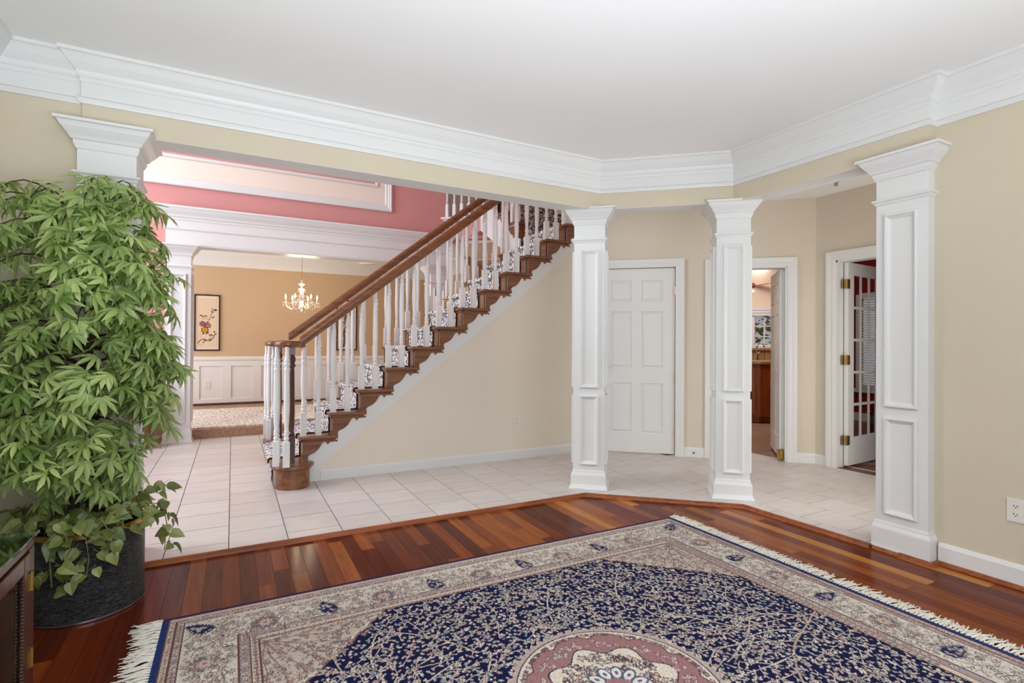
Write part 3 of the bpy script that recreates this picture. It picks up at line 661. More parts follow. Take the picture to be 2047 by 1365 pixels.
for k in range(900):
    q = np.array([*hp(rt.uniform(1.2, 3.2), kwn + rt.uniform(1.2, 2.6)), rt.uniform(0.4, 2.6)]); a = rt.uniform(0, 6.28); b = rt.uniform(-.6, .6); r_ = rt.uniform(.05, .11)
    u1 = np.array([math.cos(a), math.sin(a), b]) * r_; u2 = np.array([-math.sin(a) * .5, math.cos(a) * .5, rt.uniform(-.8, .8)]) * r_ * .7
    tm.add([q - u1, q + u2, q + u1, q - u2], [(0, 1, 2, 3)])
o = tm.build('foliage', 'tree_leaf', tr); o['kind'] = 'stuff'
MB().tube([(*hp(2.1, kwn + 2.2), 0), (*hp(2.2, kwn + 2.2), 2.4)], .08, 8).build('trunk', 'bark', tr)
P0 = np.array([6.875, 5.08])
def rot(v, a): return np.array([v[0] * math.cos(a) - v[1] * math.sin(a), v[0] * math.sin(a) + v[1] * math.cos(a)])
dl = rot(-D2, math.radians(-14)); drr = rot(D2, math.radians(16))
ki = thing('kitchen_island', 'dark cherry kitchen island with granite counter and tiled splash', 'kitchen island', (P0[0], P0[1], 0))
def poly(off, inset=0.0):
    a = P0 + dl * .9 + N2 * off; b = P0 + N2 * off; c = P0 + drr * .95 + N2 * off
    return [tuple(a), tuple(b), tuple(c), tuple(c + N2 * .62), tuple(b + N2 * .66), tuple(a + N2 * .62)]
MB().prism(poly(0.06), 0, .10).build('plinth', 'cherry_cabinet', ki)
MB().prism(poly(0.0), .10, .875).build('body', 'cherry_cabinet', ki)
MB().prism(poly(-0.03), .875, .925).build('counter', 'granite', ki, bevel=.008)
bk = [tuple(np.array(p) + N2 * .50) for p in poly(0.0)]
MB().prism([bk[0], bk[1], bk[2], tuple(np.array(bk[2]) + N2 * .12), tuple(np.array(bk[1]) + N2 * .12), tuple(np.array(bk[0]) + N2 * .12)], .925, 1.08).build('splash', 'stone_backsplash', ki)
bk2 = [tuple(np.array(p) - N2 * .03) for p in bk[:3]]
MB().prism([*bk2, *[tuple(np.array(p) + N2 * .30) for p in bk2[::-1]]], 1.08, 1.112).build('bar_ledge', 'granite', ki)
ln = np.array([dl[1], -dl[0]]);
if ln @ N2 > 0: ln = -ln
for a0, a1 in ((.06, .42), (.46, .82)):
    A3 = (*dl, 0); Nk = (*ln, 0); Oc = (*P0, 0)
    dd = MB().obox(np.array([*(P0 + dl * (a0 + a1) / 2 + ln * .009), .48]), A3, Nk, (0, 0, 1), (a1 - a0) / 2, .009, .345)
    dd.frame(np.array([*(P0 + ln * .018), 0]), A3, (0, 0, 1), Nk, a0 + .05, a1 - .05, .20, .76, [(0, 0), (.01, .006), (.02, .0), (.05, .006)]); dd.build('door', 'cherry_cabinet', ki)
rn = np.array([drr[1], -drr[0]]);
if rn @ N2 > 0: rn = -rn
MB().obox(np.array([*(P0 + drr * .20 + rn * .004), .58]), (*drr, 0), (*rn, 0), (0, 0, 1), .045, .006, .06).build('socket_plate', 'outlet_plastic', ki)
fc = thing('kitchen_faucet', 'steel faucet standing at the island sink', 'faucet', (*(P0 + N2 * .38 + drr * .05), .925))
f0 = np.array([*(P0 + N2 * .36 + drr * .03), .925])
MB().tube([f0, f0 + np.array([0, 0, .22]), f0 + np.array([.01, -.03, .27]), f0 + np.array([.03, -.08, .26]), f0 + np.array([.04, -.10, .20])], .014, 8).build('spout', 'steel', fc, smooth=True)
MB().tube([f0 + np.array([.04, .02, 0]), f0 + np.array([.04, .02, .10]), f0 + np.array([.07, .0, .13])], .010, 8).build('lever', 'steel', fc)
cf = thing('ceiling_fan', 'brown bladed ceiling fan with a glowing light bowl in the kitchen', 'ceiling fan', (7.8, 5.93, 2.2))
fcx = np.array([7.80, 5.93, 2.165])
MB().tube([fcx + np.array([0, 0, .40]), fcx + np.array([0, 0, .06])], .012, 8).build('rod', 'brass', cf)
MB().lathe([(.02, .07), (.07, .05), (.09, .0), (.07, -.04), (.03, -.06)], fcx, 14).build('motor', 'cherry_cabinet', cf, smooth=True)
MB().lathe([(.03, -.06), (.07, -.075), (.075, -.10), (.05, -.135), (.01, -.15)], fcx, 14).build('light_bowl', 'fan_lamp_glow', cf, smooth=True)
for k in range(5):
    a = k * 2 * math.pi / 5 - .55; ca, sa = math.cos(a), math.sin(a)
    MB().obox(fcx + np.array([ca * .33, sa * .33, 0.0]), (ca, sa, 0), (-sa, ca, .18), (0, 0, 1), .22, .06, .006).build('blade', 'fan_blade', cf)

# ------------------------------------------------------------------ staircase
RISE, RUN, YN, YF = 0.187, 0.2367, 4.62, 5.70
nose = lambda k: 0.485 + RUN * (k - 2)
ris = lambda k: nose(k) + 0.03
st = thing('staircase', 'wooden staircase with white balusters and patterned carpet runner', 'staircase', (0.3, 5.16, 0.0))
NT_ = 13
# bullnose starting step
def bull(rn, x0, x1, dy):
    pts = []; cy0, cy1 = 4.53, 5.79; cxx = x0 + rn
    for k in range(0, 13): a = math.pi - 0 + (math.pi * 1.05) * k / 12; pts.append((cxx + rn * math.cos(a), cy0 + rn * math.sin(a)))
    pts += [(x1, 4.60), (x1, 5.72)]
    for k in range(0, 13): a = -0.05 * math.pi + (math.pi * 1.05) * k / 12; pts.append((cxx + rn * math.cos(a), cy1 + rn * math.sin(a)))
    return pts
MB().prism(bull(0.130, 0.302, 0.545, 0), 0.0, 0.157).build('starting_riser', 'stair_wood', st)
MB().prism(bull(0.145, 0.287, 0.545, 0), 0.147, 0.159).build('cove_moulding', 'stair_wood', st, bevel=.004)
MB().prism(bull(0.162, 0.270, 0.545, 0), 0.159, 0.187).build('starting_tread', 'stair_wood', st, bevel=.011)
for k in range(2, NT_ + 1):
    z = RISE * k
    MB().box(ris(k), ris(k) + .02, YN + .002, YF, z - RISE, z - .028).build('riser', 'stair_wood_y', st)
    xe = ris(k + 1) + .02 if k < NT_ else 3.95
    t = MB().box(nose(k), xe, YN + .001, YF + .035, z - .028, z)
    t.box(nose(k), nose(k) + .31 if k < NT_ else 3.3, YN - .035, YN + .001, z - .028, z)
    t.build('tread', 'stair_wood', st, bevel=.009)
    MB().box(ris(k) - .014, ris(k) + .262, YN - .014, YN, z - .044, z - .028).box(ris(k) - .014, ris(k), YN - .014, YF, z - .044, z - .028).build('cove_moulding', 'stair_wood', st, bevel=.004)
    zt = z - .044; x0 = ris(k)
    br = [(0, 0), (.276, 0), (.278, -.010), (.272, -.014), (.264, -.010), (.217, -.012), (.207, -.022), (.199, -.034), (.193, -.024), (.186, -.013), (.176, -.008), (.164, -.010), (.154, -.018), (.142, -.038), (.127, -.062), (.1, -.088), (.075, -.100), (.055, -.108), (.043, -.120), (.043, -.135), (.047, -.143), (0, -.143)]
    MB().prism([(x0 + a, zt + b) for a, b in br], YN - .012, YN - .003, axis=1).build('bracket', 'stair_wood', st)
# white stringer board below the brackets, and the wall under it
sg = [(0.545, 0.0), (0.668, 0.0), (0.668, 0.135)]
slope = RISE / RUN
sg += [(3.30, 0.135 + (3.30 - .668) * slope), (3.30, RISE * 13 - .03), (ris(13), RISE * 13 - .03)]
for k in range(12, 1, -1): sg += [(ris(k + 1), RISE * k - .03), (ris(k), RISE * k - .03)]
sg += [(0.545, RISE * 2 - .03)]
MB().prism(sg, YN - .003, YN + .02, axis=1).build('stringer', 'trim_white', st)
MB().prism([(0.545, 0.0), (3.4, 0.135 + (3.4 - .668) * slope - .12), (3.4, RISE * 13 - .03), (ris(13), RISE * 13 - .03)] + [q for k in range(12, 1, -1) for q in ((ris(k + 1), RISE * k - .03), (ris(k), RISE * k - .03))] + [(0.545, RISE * 2 - .03)], YF - .02, YF + .004, axis=1).build('stringer', 'trim_white', st)
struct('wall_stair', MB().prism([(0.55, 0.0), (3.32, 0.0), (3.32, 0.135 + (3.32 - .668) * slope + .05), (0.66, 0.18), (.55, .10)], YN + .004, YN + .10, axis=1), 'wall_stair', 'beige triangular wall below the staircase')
struct('wall_stair_far', MB().prism([(0.55, 0.0), (3.4, 0.0), (3.4, 0.135 + (3.4 - .668) * slope), (0.66, 0.18), (.55, .10)], YF - .1, YF - .02, axis=1), 'wall_pink', 'far wall below the staircase')
struct('baseboard_stair', MB().sweep([(0.66, YN + .004), (3.25, YN + .004)], [(0.0, 0.0), (0.014, 0.0), (0.014, 0.075), (0.008, 0.088), (0.0, 0.092)]), 'trim_white', 'white baseboard along the wall below the staircase')
# runner
def runner_path(off, x_end):
    p = [(0.302 - off, 0.004), (0.302 - off, 0.150), (0.270 - off, 0.155), (0.270 - off, 0.180), (0.275, RISE + off * .9), (ris(2) - off, RISE + off)]
    for k in range(2, NT_ + 1):
        z = RISE * k
        p += [(ris(k) - off, z - .046), (ris(k) - .016 - off * .6, z - .036), (nose(k) - off, z - .030), (nose(k) - off, z - .008), (nose(k) - off * .3, z + off * .7), (nose(k) + .02, z + off)]
        p += [(min(ris(k + 1) - off, x_end), z + off)]
    return p
def ribbon(name, path, y0, y1, mat, par):
    mb = MB(); n = len(path)
    mb.add([(x, y0, z) for x, z in path] + [(x, y1, z) for x, z in path], [(i, i + 1, n + i + 1, n + i) for i in range(n - 1)])
    return mb.build(name, mat, par)
RY_0, RY_1 = 4.765, 5.555
ro = ribbon('runner', runner_path(.008, 3.6), RY_0 + .006, RY_1 - .006, 'runner_carpet', st); ro['label'] = 'cream carpet runner with dark arabesque pattern'
for a, b in ((RY_0, RY_0 + .014), (RY_1 - .014, RY_1)): ribbon('runner_binding', runner_path(.0095, 3.6), a, b, 'runner_edge', st)
# balusters
def baluster_mesh(H, bh=0.205, name='baluster'):
    mb = MB(); w = .0232
    mb.box(-w, w, -w, w, 0, bh - .012); mb.add([(-w, -w, bh - .012), (w, -w, bh - .012), (w, w, bh - .012), (-w, w, bh - .012), (-.012, -.012, bh), (.012, -.012, bh), (.012, .012, bh), (-.012, .012, bh)], [(0, 1, 5, 4), (1, 2, 6, 5), (2, 3, 7, 6), (3, 0, 4, 7), (4, 5, 6, 7)])
    b = bh; u = H
    pr = [(.012, b - .002), (.015, b + .006), (.019, b + .014), (.015, b + .022), (.012, b + .030), (.016, b + .040), (.0165, b + .052), (.0135, b + .060), (.0165, b + .068), (.013, b + .078), (.0125, b + .090),
          (.0155, b + .14), (.0195, b + .24), (.0195, b + .27), (.017, u - .215), (.0165, u - .19), (.019, u - .182), (.0195, u - .174), (.0155, u - .165), (.016, u - .15), (.0205, u - .138), (.0205, u - .128), (.015, u - .118), (.0195, u - .108), (.0165, u - .096), (.0125, u - .08), (.0115, u - .03), (.0115, u)]
    pr = [pr[0]] + [p for i, p in enumerate(pr[1:], 1) if p[1] > pr[i - 1][1] + 1e-4 or True]
    zs = sorted(p[1] for p in pr); pr = [(r, z) for (r, _), z in zip(pr, zs)]
    pr = [(r_ * 1.14, z_) for r_, z_ in pr]
    mb.lathe(pr, n=12)
    me = mb.mesh(name, True); me.materials.append(M['baluster_paint']); me.set_sharp_from_angle(angle=0.5); return me
zr = lambda x: 1.126 + 0.789 * (x - 0.488)
FARH = .048
BMC, BMD = baluster_mesh(zr(nose(2) + .04) - RISE * 2 + .012 + FARH), baluster_mesh(zr(nose(2) + .158) - RISE * 2 + .012 + FARH)
BMA, BMB = baluster_mesh(zr(nose(2) + .04) - RISE * 2 + .012), baluster_mesh(zr(nose(2) + .158) - RISE * 2 + .012)
def place(me, x, y, z, par=None, nm='baluster', rz=0.0):
    o = bpy.data.objects.new(nm, me); COL.objects.link(o); par = par or st
    o.parent = par; o.matrix_parent_inverse = Matrix.Translation(-par.location); o.location = (x, y, z); o.rotation_euler = (0, 0, rz); return o
YBN, YBF = 4.66, 5.66
for k in range(2, NT_):
    for me, mf, dx in ((BMA, BMC, .04), (BMB, BMD, .158)):
        place(me, nose(k) + dx, YBN, RISE * k); place(mf, nose(k) + dx, YBF, RISE * k)
BMV = baluster_mesh(1.118 - RISE)
for x, y in ((.305, 4.464), (.374, 4.396), (.322, 4.580)):
    place(BMV, x, y, RISE); place(BMV, x, 10.32 - y, RISE)
for y in (4.535, 10.32 - 4.535):
    nw = MB().box(.423 - .024, .423 + .024, y - .024, y + .024, RISE, RISE + .22)
    nw.lathe([(.018, 0.405), (.026, .415), (.026, .425), (.018, .435), (.022, .47), (.024, .6), (.019, .92), (.017, .95), (.027, .96), (.027, .975), (.018, .985), (.026, 1.0), (.028, 1.03), (.019, 1.045), (.019, 1.055)], (.423, y, 0), 12)
    nw.box(.401, .445, y - .022, y + .022, 1.055, 1.115); nw.build('newel', 'dark_mahogany', st)
# rails with volutes
RP = [(-.032, .020), (-.030, .034), (-.020, .050), (-.008, .056), (.008, .056), (.020, .050), (.030, .034), (.032, .020), (.026, .010), (.026, .004), (.020, 0), (-.020, 0), (-.026, .004), (-.026, .010)]
for yb, sg_ in ((YBN, 1), (YBF, -1)):
    mb = MB(); xs = (0.492, 3.06)
    vs = [(x, yb + a * 1.05, zr(x) - .024 + b * 1.75 + (0.048 if sg_ == -1 else 0.0)) for x in xs for a, b in RP]; n = len(RP)
    mb.add(vs, [(i, (i + 1) % n, n + (i + 1) % n, n + i) for i in range(n)] + [tuple(range(n)), tuple(range(2 * n - 1, n - 1, -1))])
    mb.build('handrail', 'stair_wood', st, smooth=True)
    vc = (.385, 4.482) if sg_ == 1 else (.385, 10.32 - 4.482)
    v = MB().lathe([(.001, 1.112), (.075, 1.112), (.088, 1.117), (.092, 1.126), (.099, 1.132), (.100, 1.148), (.094, 1.160), (.080, 1.168), (.045, 1.171), (.001, 1.171)], (vc[0], vc[1], 0), 28, cap=False)
    pth = [(vc[0] + .02, vc[1] + sg_ * .066), (vc[0] + .055, vc[1] + sg_ * .125), (.475, yb - sg_ * .006), (.53, yb)]
    v.sweep(pth, [(a, 1.114 + b) for a, b in RP], close_prof=True)
    v.build('volute', 'stair_wood', st, smooth=True)
# landing newel, turned upper flight
MB().box(3.11, 3.20, 4.625, 4.71, RISE * 13, 3.6).build('landing_newel', 'baluster_paint', st, bevel=.006)
place(BMA, 3.30, 4.665, RISE * 13)
XU = 2.98
for k, (yk, z) in enumerate(((5.47, RISE * 14), (5.715, RISE * 15), (5.95, RISE * 16))):
    MB().box(XU, 3.95, yk + .03, yk + .05, z - RISE, z - .028).build('riser', 'stair_wood_y', st)
    MB().box(XU - .035, 3.95, yk, yk + (.30 if k < 2 else .5), z - .028, z).build('tread', 'stair_wood', st, bevel=.008)
    MB().prism([(yk + .03 + a, z - .044 + b) for a, b in br], XU - .012, XU - .003, axis=0).build('bracket', 'stair_wood', st)
    mb = MB().add([(3.15, yk - .009, z + .009), (3.85, yk - .009, z + .009), (3.85, yk - .009, z - .03), (3.15, yk - .009, z - .03), (3.15, yk + .022, z - .04), (3.85, yk + .022, z - .04), (3.85, yk + .022, z - RISE), (3.15, yk + .022, z - RISE), (3.15, yk + .25, z + .009), (3.85, yk + .25, z + .009)], [(0, 1, 2, 3), (3, 2, 5, 4), (4, 5, 6, 7), (0, 8, 9, 1)])
    mb.build('runner', 'runner_carpet', st)
    if k < 2:
        place(BMA, XU + .04, yk + .05, z); place(BMB, XU + .04, yk + .165, z)
MB().prism([(5.40, 2.10), (5.40, 2.40), (5.50, 2.42), (5.50, 2.59), (5.745, 2.59), (5.745, 2.77), (5.98, 2.77), (5.98, 2.96), (6.5, 2.96), (6.5, 2.70)], XU - .003, XU + .02, axis=0).build('stringer', 'trim_white', st)
MB().prism([(XU, 6.4), (3.95, 6.0), (3.95, 6.1), (XU, 6.93)], 2.70, RISE * 16 - .028).build('upper_landing', 'wall_pink', st)
gb = thing('gallery_balustrade', 'white balusters on the upper gallery ledge behind the handrails', 'balustrade', (G0[0], G0[1], 2.978))
BMG = baluster_mesh(0.86)
for k in range(11):
    q = G0 + D2 * (.055 + .112 * k) + N2 * .03; place(BMG, q[0], q[1], 2.978, gb, rz=-.73)
q0, q1 = G0 + N2 * .03, G1 + N2 * .03
MB().sweep([tuple(q0), tuple(q1)], [(a, 3.835 + b) for a, b in RP], close_prof=True).build('handrail', 'stair_wood', gb)

# ------------------------------------------------------------------ outlets and sensor
def outlet(name, label, c, A, N, gang=1, s=1.0):
    c, A, N = np.array(c, float), np.array(A, float), np.array(N, float)
    t = thing(name, label, 'outlet', tuple(c))
    w = (.035 if gang == 1 else .058) * s
    MB().obox(c + N * .003, A, N, Z3, w, .003, .057 * s).build('plate', 'outlet_plastic', t, bevel=.002)
    for g in ([0] if gang == 1 else [-.023 * s, .023 * s]):
        for dz in (-.020, .020):
            ce = c + A * g + Z3 * dz * s + N * .0065
            mb = MB(); pts = [(.0165 * math.cos(q) , .0135 * math.sin(q)) for q in np.linspace(0, 6.2832, 17)[:-1]]
            mb.add([ce + A * a * s + Z3 * b * s for a, b in pts] + [ce - N * .002 + A * a * s * 1.05 + Z3 * b * s * 1.05 for a, b in pts], [tuple(range(16))] + [(i, (i + 1) % 16, 16 + (i + 1) % 16, 16 + i) for i in range(16)])
            so = mb.build('socket', 'outlet_plastic', t)
            sl = MB()
            for a, b, ww, hh in ((-.006, .003, .0013, .004), (.006, .003, .0013, .0034), (0, -.006, .0024, .0022)):
                sl.obox(ce + A * a * s + Z3 * b * s + N * .0004, A, N, Z3, ww * s, .0005, hh * s)
            sl.build('slot', 'socket_dark', so)
    return t
outlet('wall_outlet', 'double ivory outlet on the beige wall near the pilaster', (XWR, 1.068, 0.353), (0, -1, 0), (-1, 0, 0), 2)
outlet('wall_outlet', 'white outlet on the wall below the staircase', (2.53, YN + .004, 0.372), (1, 0, 0), (0, -1, 0))
outlet('wall_outlet', 'white outlet in the wainscot below the flower scroll', (-0.36, 9.988, 0.445), (1, 0, 0), (0, -1, 0), 1, 1.15)
sn = thing('sprinkler_head', 'small grey sprinkler head on the hall ceiling', 'sprinkler', (4.695, 2.724, 2.61))
MB().lathe([(.03, 0), (.03, -.004), (.012, -.006), (.012, -.02), (.02, -.026), (.018, -.04), (.004, -.046)], (4.695, 2.724, 2.61), 12).build('head', 'steel', sn, smooth=True)

# ------------------------------------------------------------------ painted surfaces helper
def to_lin(a):
    a = np.asarray(a, np.float32) / 255.0
    return np.where(a <= 0.04045, a / 12.92, ((a + 0.055) / 1.055) ** 2.4)
class Canvas:
    def __init__(self, x0, x1, y0, y1, nx_, ny_):
        self.x = np.linspace(x0, x1, nx_ + 1); self.y = np.linspace(y0, y1, ny_ + 1)
        self.xc, self.yc = self.x, self.y
        self.dx, self.dy = (x1 - x0) / nx_, (y1 - y0) / ny_; self.x0, self.y0 = x0, y0
        self.c = np.zeros((ny_ + 1, nx_ + 1, 3), np.float32)
    def win(self, cx, cy, r):
        i0 = max(0, int((cx - r - self.x0) / self.dx)); i1 = min(len(self.x), int((cx + r - self.x0) / self.dx) + 2)
        j0 = max(0, int((cy - r - self.y0) / self.dy)); j1 = min(len(self.y), int((cy + r - self.y0) / self.dy) + 2)
        if i0 >= i1 or j0 >= j1: return None
        return slice(j0, j1), slice(i0, i1), self.x[None, i0:i1] - cx, self.y[j0:j1, None] - cy
    def flower(self, cx, cy, r, n, fill, edge, core, ph=0.0, wob=0.22, asp=1.0, rot_=0.0):
        w = self.win(cx, cy, r * 1.35 * max(1, asp))
        if w is None: return
        sj, si, X, Y = w
        c, s = math.cos(rot_), math.sin(rot_); X, Y = (X * c + Y * s) / asp, -X * s + Y * c
        d = np.hypot(X, Y) / (r * (1 + wob * np.cos(n * np.arctan2(Y, X) + ph)))
        v = self.c[sj, si]
        if edge is not None: v[d < 1.22] = edge
        v[d < 0.92] = fill
        if core is not None: v[d < 0.34] = core
    def line(self, pts, wd, col):
        pts = np.asarray(pts, float)
        for a, b in zip(pts[:-1], pts[1:]):
            n = max(1, int(np.hypot(*(b - a)) / (min(self.dx, self.dy) * 0.9)))
            for t in np.linspace(0, 1, n, endpoint=False):
                p = a + (b - a) * t; w = self.win(p[0], p[1], wd)
                if w is None: continue
                sj, si, X, Y = w
                self.c[sj, si][(X * X + Y * Y) < (wd * wd)] = col
    def mesh(self, name, place_fn):
        ny_, nx_ = self.c.shape[:2]
        X, Y = np.meshgrid(self.x, self.y); P = place_fn(X.ravel(), Y.ravel())
        me = bpy.data.meshes.new(name); nv = nx_ * ny_; nf = (nx_ - 1) * (ny_ - 1)
        me.vertices.add(nv); me.vertices.foreach_set('co', P.astype(np.float32).ravel())
        idx = np.arange(nv).reshape(ny_, nx_)
        q = np.stack([idx[:-1, :-1], idx[:-1, 1:], idx[1:, 1:], idx[1:, :-1]], -1).reshape(-1).astype(np.int32)
        me.loops.add(nf * 4); me.loops.foreach_set('vertex_index', q)
        me.polygons.add(nf); me.polygons.foreach_set('loop_start', np.arange(0, nf * 4, 4, dtype=np.int32)); me.polygons.foreach_set('loop_total', np.full(nf, 4, np.int32))
        me.update(calc_edges=True); me.validate()
        ca = me.color_attributes.new('Col', 'FLOAT_COLOR', 'POINT')
        col = np.ones((nv, 4), np.float32); col[:, :3] = to_lin(self.c.reshape(-1, 3)); ca.data.foreach_set('color', col.ravel())
        return me

# ------------------------------------------------------------------ the patterned rug
NAVY, CREAM, BEIGE, ROSE, BRN, GREY, INK = (20, 24, 62), (208, 200, 188), (188, 175, 163), (160, 116, 116), (104, 66, 62), (150, 142, 142), (62, 54, 62)
def make_rug():
    cv = Canvas(RX0, RX1, 0.62, RY1, 1120, 520)
    X, Y = np.meshgrid(cv.x, cv.y)
    ex = np.minimum(X - RX0, RX1 - X); ey = RY1 - Y + 0 * X
    e = np.minimum(ex, ey + .012)
    c = cv.c; c[:] = NAVY
    cxm, cym = 1.165, 1.386
    RR = random.Random(21)
    # spandrels
    fx0, fx1, fy1 = RX0 + .355, RX1 - .355, RY1 - .345
    dxl, dxr, dyf = X - fx0, fx1 - X, fy1 - Y
    dsp = np.minimum(dxl, dxr) + dyf * 1.0
    wob = 0.018 * np.abs(np.sin((np.minimum(dxl, dxr) - dyf) * 22)) 
    sp = dsp < (0.50 - wob); c[sp] = BEIGE
    c[(np.abs(dsp - (0.50 - wob)) < .006)] = (120, 84, 84)
    c[(np.abs(dsp - (0.482 - wob)) < .004)] = (214, 204, 190)
    # vines over the field
    def infield(p): return fx0 - .01 < p[0] < fx1 + .01 and .6 < p[1] < fy1 + .01
    def grow(p, a, L, wd, depth):
        pts = [p]; k = RR.uniform(-2.2, 2.2); n = int(L / .012)
        for i in range(n):
            a += k * .012; k += RR.uniform(-.5, .5); p = (p[0] + .012 * math.cos(a), p[1] + .012 * math.sin(a))
            if not infield(p): break
            pts.append(p)
            if depth < 2 and i > 3 and i % 9 == 0: grow(p, a + RR.choice((-1, 1)) * RR.uniform(.5, 1.0), L * RR.uniform(.3, .5), wd * .72, depth + 1)
        if len(pts) > 1: cv.line(pts, wd, (206, 192, 176) if depth else (176, 150, 136))
    for sx in (1, -1):
        xs = fx1 + .02 if sx == 1 else fx0 - .02; a0 = math.pi if sx == 1 else 0
        for da in (-.8, -.3, .3, .8): grow((xs, 1.386 + da * .05), a0 + da * .95, .85, .0040, 0)
    for x in np.arange(fx0 + .35, fx1, .36):
        grow((x, 1.80), math.pi / 2 + RR.uniform(-.5, .5), .36, .0030, 1)
    # sprays of leaves and blossoms fanning out from the two tree roots
    cols = [(202, 190, 176), (190, 174, 162), (180, 154, 146), (170, 170, 166), (150, 158, 160), (206, 198, 186)]
    pts_ = []
    y = .62; j = 0
    while y < fy1:
        x = fx0 + (j % 2) * .034; j += 1
        while x < fx1: pts_.append((x + RR.uniform(-.02, .02), y + RR.uniform(-.018, .018))); x += .068
        y += .058
    RR.shuffle(pts_)
    for (x, y) in pts_:
        if min(x - fx0, fx1 - x) + (fy1 - y) < .53 or math.hypot(x - 1.165, y - 1.386) < .36: continue
        bx = fx1 if x > 1.165 else fx0; a = math.atan2(y - 1.386, x - bx) + RR.uniform(-.9, .9); k = RR.choice((-1, 1)) * RR.uniform(4, 13); L = RR.uniform(.07, .13); P = [(x, y)]; aa = a
        for i in range(int(L / .006)):
            aa += k * .006; q = (P[-1][0] + .006 * math.cos(aa), P[-1][1] + .006 * math.sin(aa))
            if not infield(q): break
            P.append(q)
            if i % 3 == 2:
                sd = 1 if (i // 3) % 2 else -1; la = aa + sd * RR.uniform(.6, 1.0); r = RR.uniform(.0036, .0052)
                cv.flower(q[0] + .011 * math.cos(la), q[1] + .011 * math.sin(la), r, 2, RR.choice(cols), (22, 22, 50), None, 0, .1, 2.1, la)
        if len(P) > 2: cv.line(P, .0021, (196, 180, 166))
        cv.flower(P[-1][0], P[-1][1], RR.uniform(.009, .0135), RR.choice((5, 6, 7)), RR.choice(cols), (30, 28, 52), RR.choice(((110, 76, 80), (84, 84, 98), (140, 110, 104))), RR.uniform(0, 6), .2)
    stp = .0235; j = 0; y = .62
    while y < fy1:
        x = fx0 + (j % 2) * stp / 2; j += 1
        while x < fx1:
            px_, py_ = x + RR.uniform(-.009, .009), y + RR.uniform(-.009, .009)
            m = min(px_ - fx0, fx1 - px_) + (fy1 - py_)
            if m > .515:
                jj, ii = int((py_ - cv.y0) / cv.dy), int((px_ - cv.x0) / cv.dx)
                if 2 < jj < c.shape[0] - 3 and 2 < ii < c.shape[1] - 3 and c[jj - 1:jj + 2, ii - 2:ii + 3].mean() < 62:
                    cv.flower(px_, py_, RR.uniform(.0045, .0075), RR.choice((3, 5)), RR.choice(cols), None, None, RR.uniform(0, 6), .28, RR.choice((1, 1.4, 1.9)), RR.uniform(0, 3.14))
            else:
                if RR.random() < .8: cv.flower(px_, py_, RR.uniform(.0045, .0085), 5, RR.choice(((160, 138, 126), (136, 134, 128), (168, 130, 124), (184, 170, 156))), (92, 74, 74), None, RR.uniform(0, 6), .3, RR.choice((1, 1.6)), RR.uniform(0, 3.14))
            x += stp
        y += stp * .95
    for sx in (0, 1):
        for q in range(8):
            p = [(fx0 + .015, fy1 - .02), (fx1 - .015, fy1 - .02)][sx]; a = -math.pi / 2 * (q / 7.0) if sx == 0 else math.pi + math.pi / 2 * (q / 7.0); pts = [p]; k = RR.choice((-1, 1)) * 4.0
            for i in range(60):
                a += k * .008 * math.cos(i * .22); p = (p[0] + .008 * math.cos(a), p[1] + .008 * math.sin(a))
                if min(p[0] - fx0, fx1 - p[0]) + (fy1 - p[1]) > .46 or p[1] > fy1: break
                pts.append(p)
            if len(pts) > 2: cv.line(pts, .0022, (126, 102, 96))
    # medallion
    dm = np.hypot(X - cxm, Y - cym); th = np.arctan2(Y - cym, X - cxm)
    c[dm < .375 + .008 * np.cos(64 * th)] = (205, 192, 178)
    c[(dm < .372 + .006 * np.cos(64 * th)) & (dm > .352)] = (178, 160, 152)
    c[(np.abs(dm - .350) < .003)] = INK
    c[dm < .348] = CREAM
    sc_ = .300 + .030 * np.abs(np.cos(6 * th)); c[dm < sc_ + .006] = (88, 56, 60); c[dm < sc_] = (152, 114, 114)
    oc_ = .222 * (1 + .10 * np.cos(8 * th)); c[dm < oc_ + .006] = (50, 48, 70); c[dm < oc_] = (212, 202, 186)
    for k in range(190):
        a, r = RR.uniform(0, 6.28), RR.uniform(.30, .345); 
        cv.flower(cxm + .328 * math.cos(a), cym + .328 * math.sin(a), .008, 5, RR.choice(((190, 160, 150), (150, 140, 140), (120, 84, 84))), (96, 76, 76), None)
    for k in range(120):
        a, r = RR.uniform(0, 6.28), RR.uniform(.24, .29); cv.flower(cxm + r * math.cos(a), cym + r * math.sin(a), RR.uniform(.006, .011), 5, RR.choice(((212, 196, 184), (196, 160, 156), (190, 186, 190))), (106, 66, 70), (90, 60, 66))
    for k in range(240):
        a, r = RR.uniform(0, 6.28), .2 * math.sqrt(RR.random()); cv.flower(cxm + r * math.cos(a), cym + r * math.sin(a), RR.uniform(.007, .014), RR.choice((4, 5, 6)), RR.choice(((150, 128, 124), (186, 160, 150), (120, 116, 130), (176, 168, 158), (90, 62, 72))), (84, 70, 72), (222, 214, 200), RR.uniform(0, 6), .3)
    for k in range(12):
        a = k * math.pi / 6; cv.flower(cxm + .085 * math.cos(a), cym + .085 * math.sin(a), .02, 2, (214, 214, 212), (84, 90, 112), (120, 90, 96), 0, .1, 1.4, a)
    c[(dm < .055)] = (152, 114, 114); c[(dm < .02)] = CREAM
    # borders on top (mitred)
    def band(lo, hi, col): c[(e >= lo) & (e < hi)] = col
    band(-1, .355, BEIGE)
    band(.322, .350, (198, 184, 168)); band(.28, .318, (158, 148, 146))
    band(.085, .28, (205, 198, 187)); band(.03, .085, (196, 182, 168)); band(.058, .085, (170, 158, 152))
    for q in (.030, .0565, .086, .279, .319, .351):
        band(q - .0032, q + .0032, (104, 70, 66))
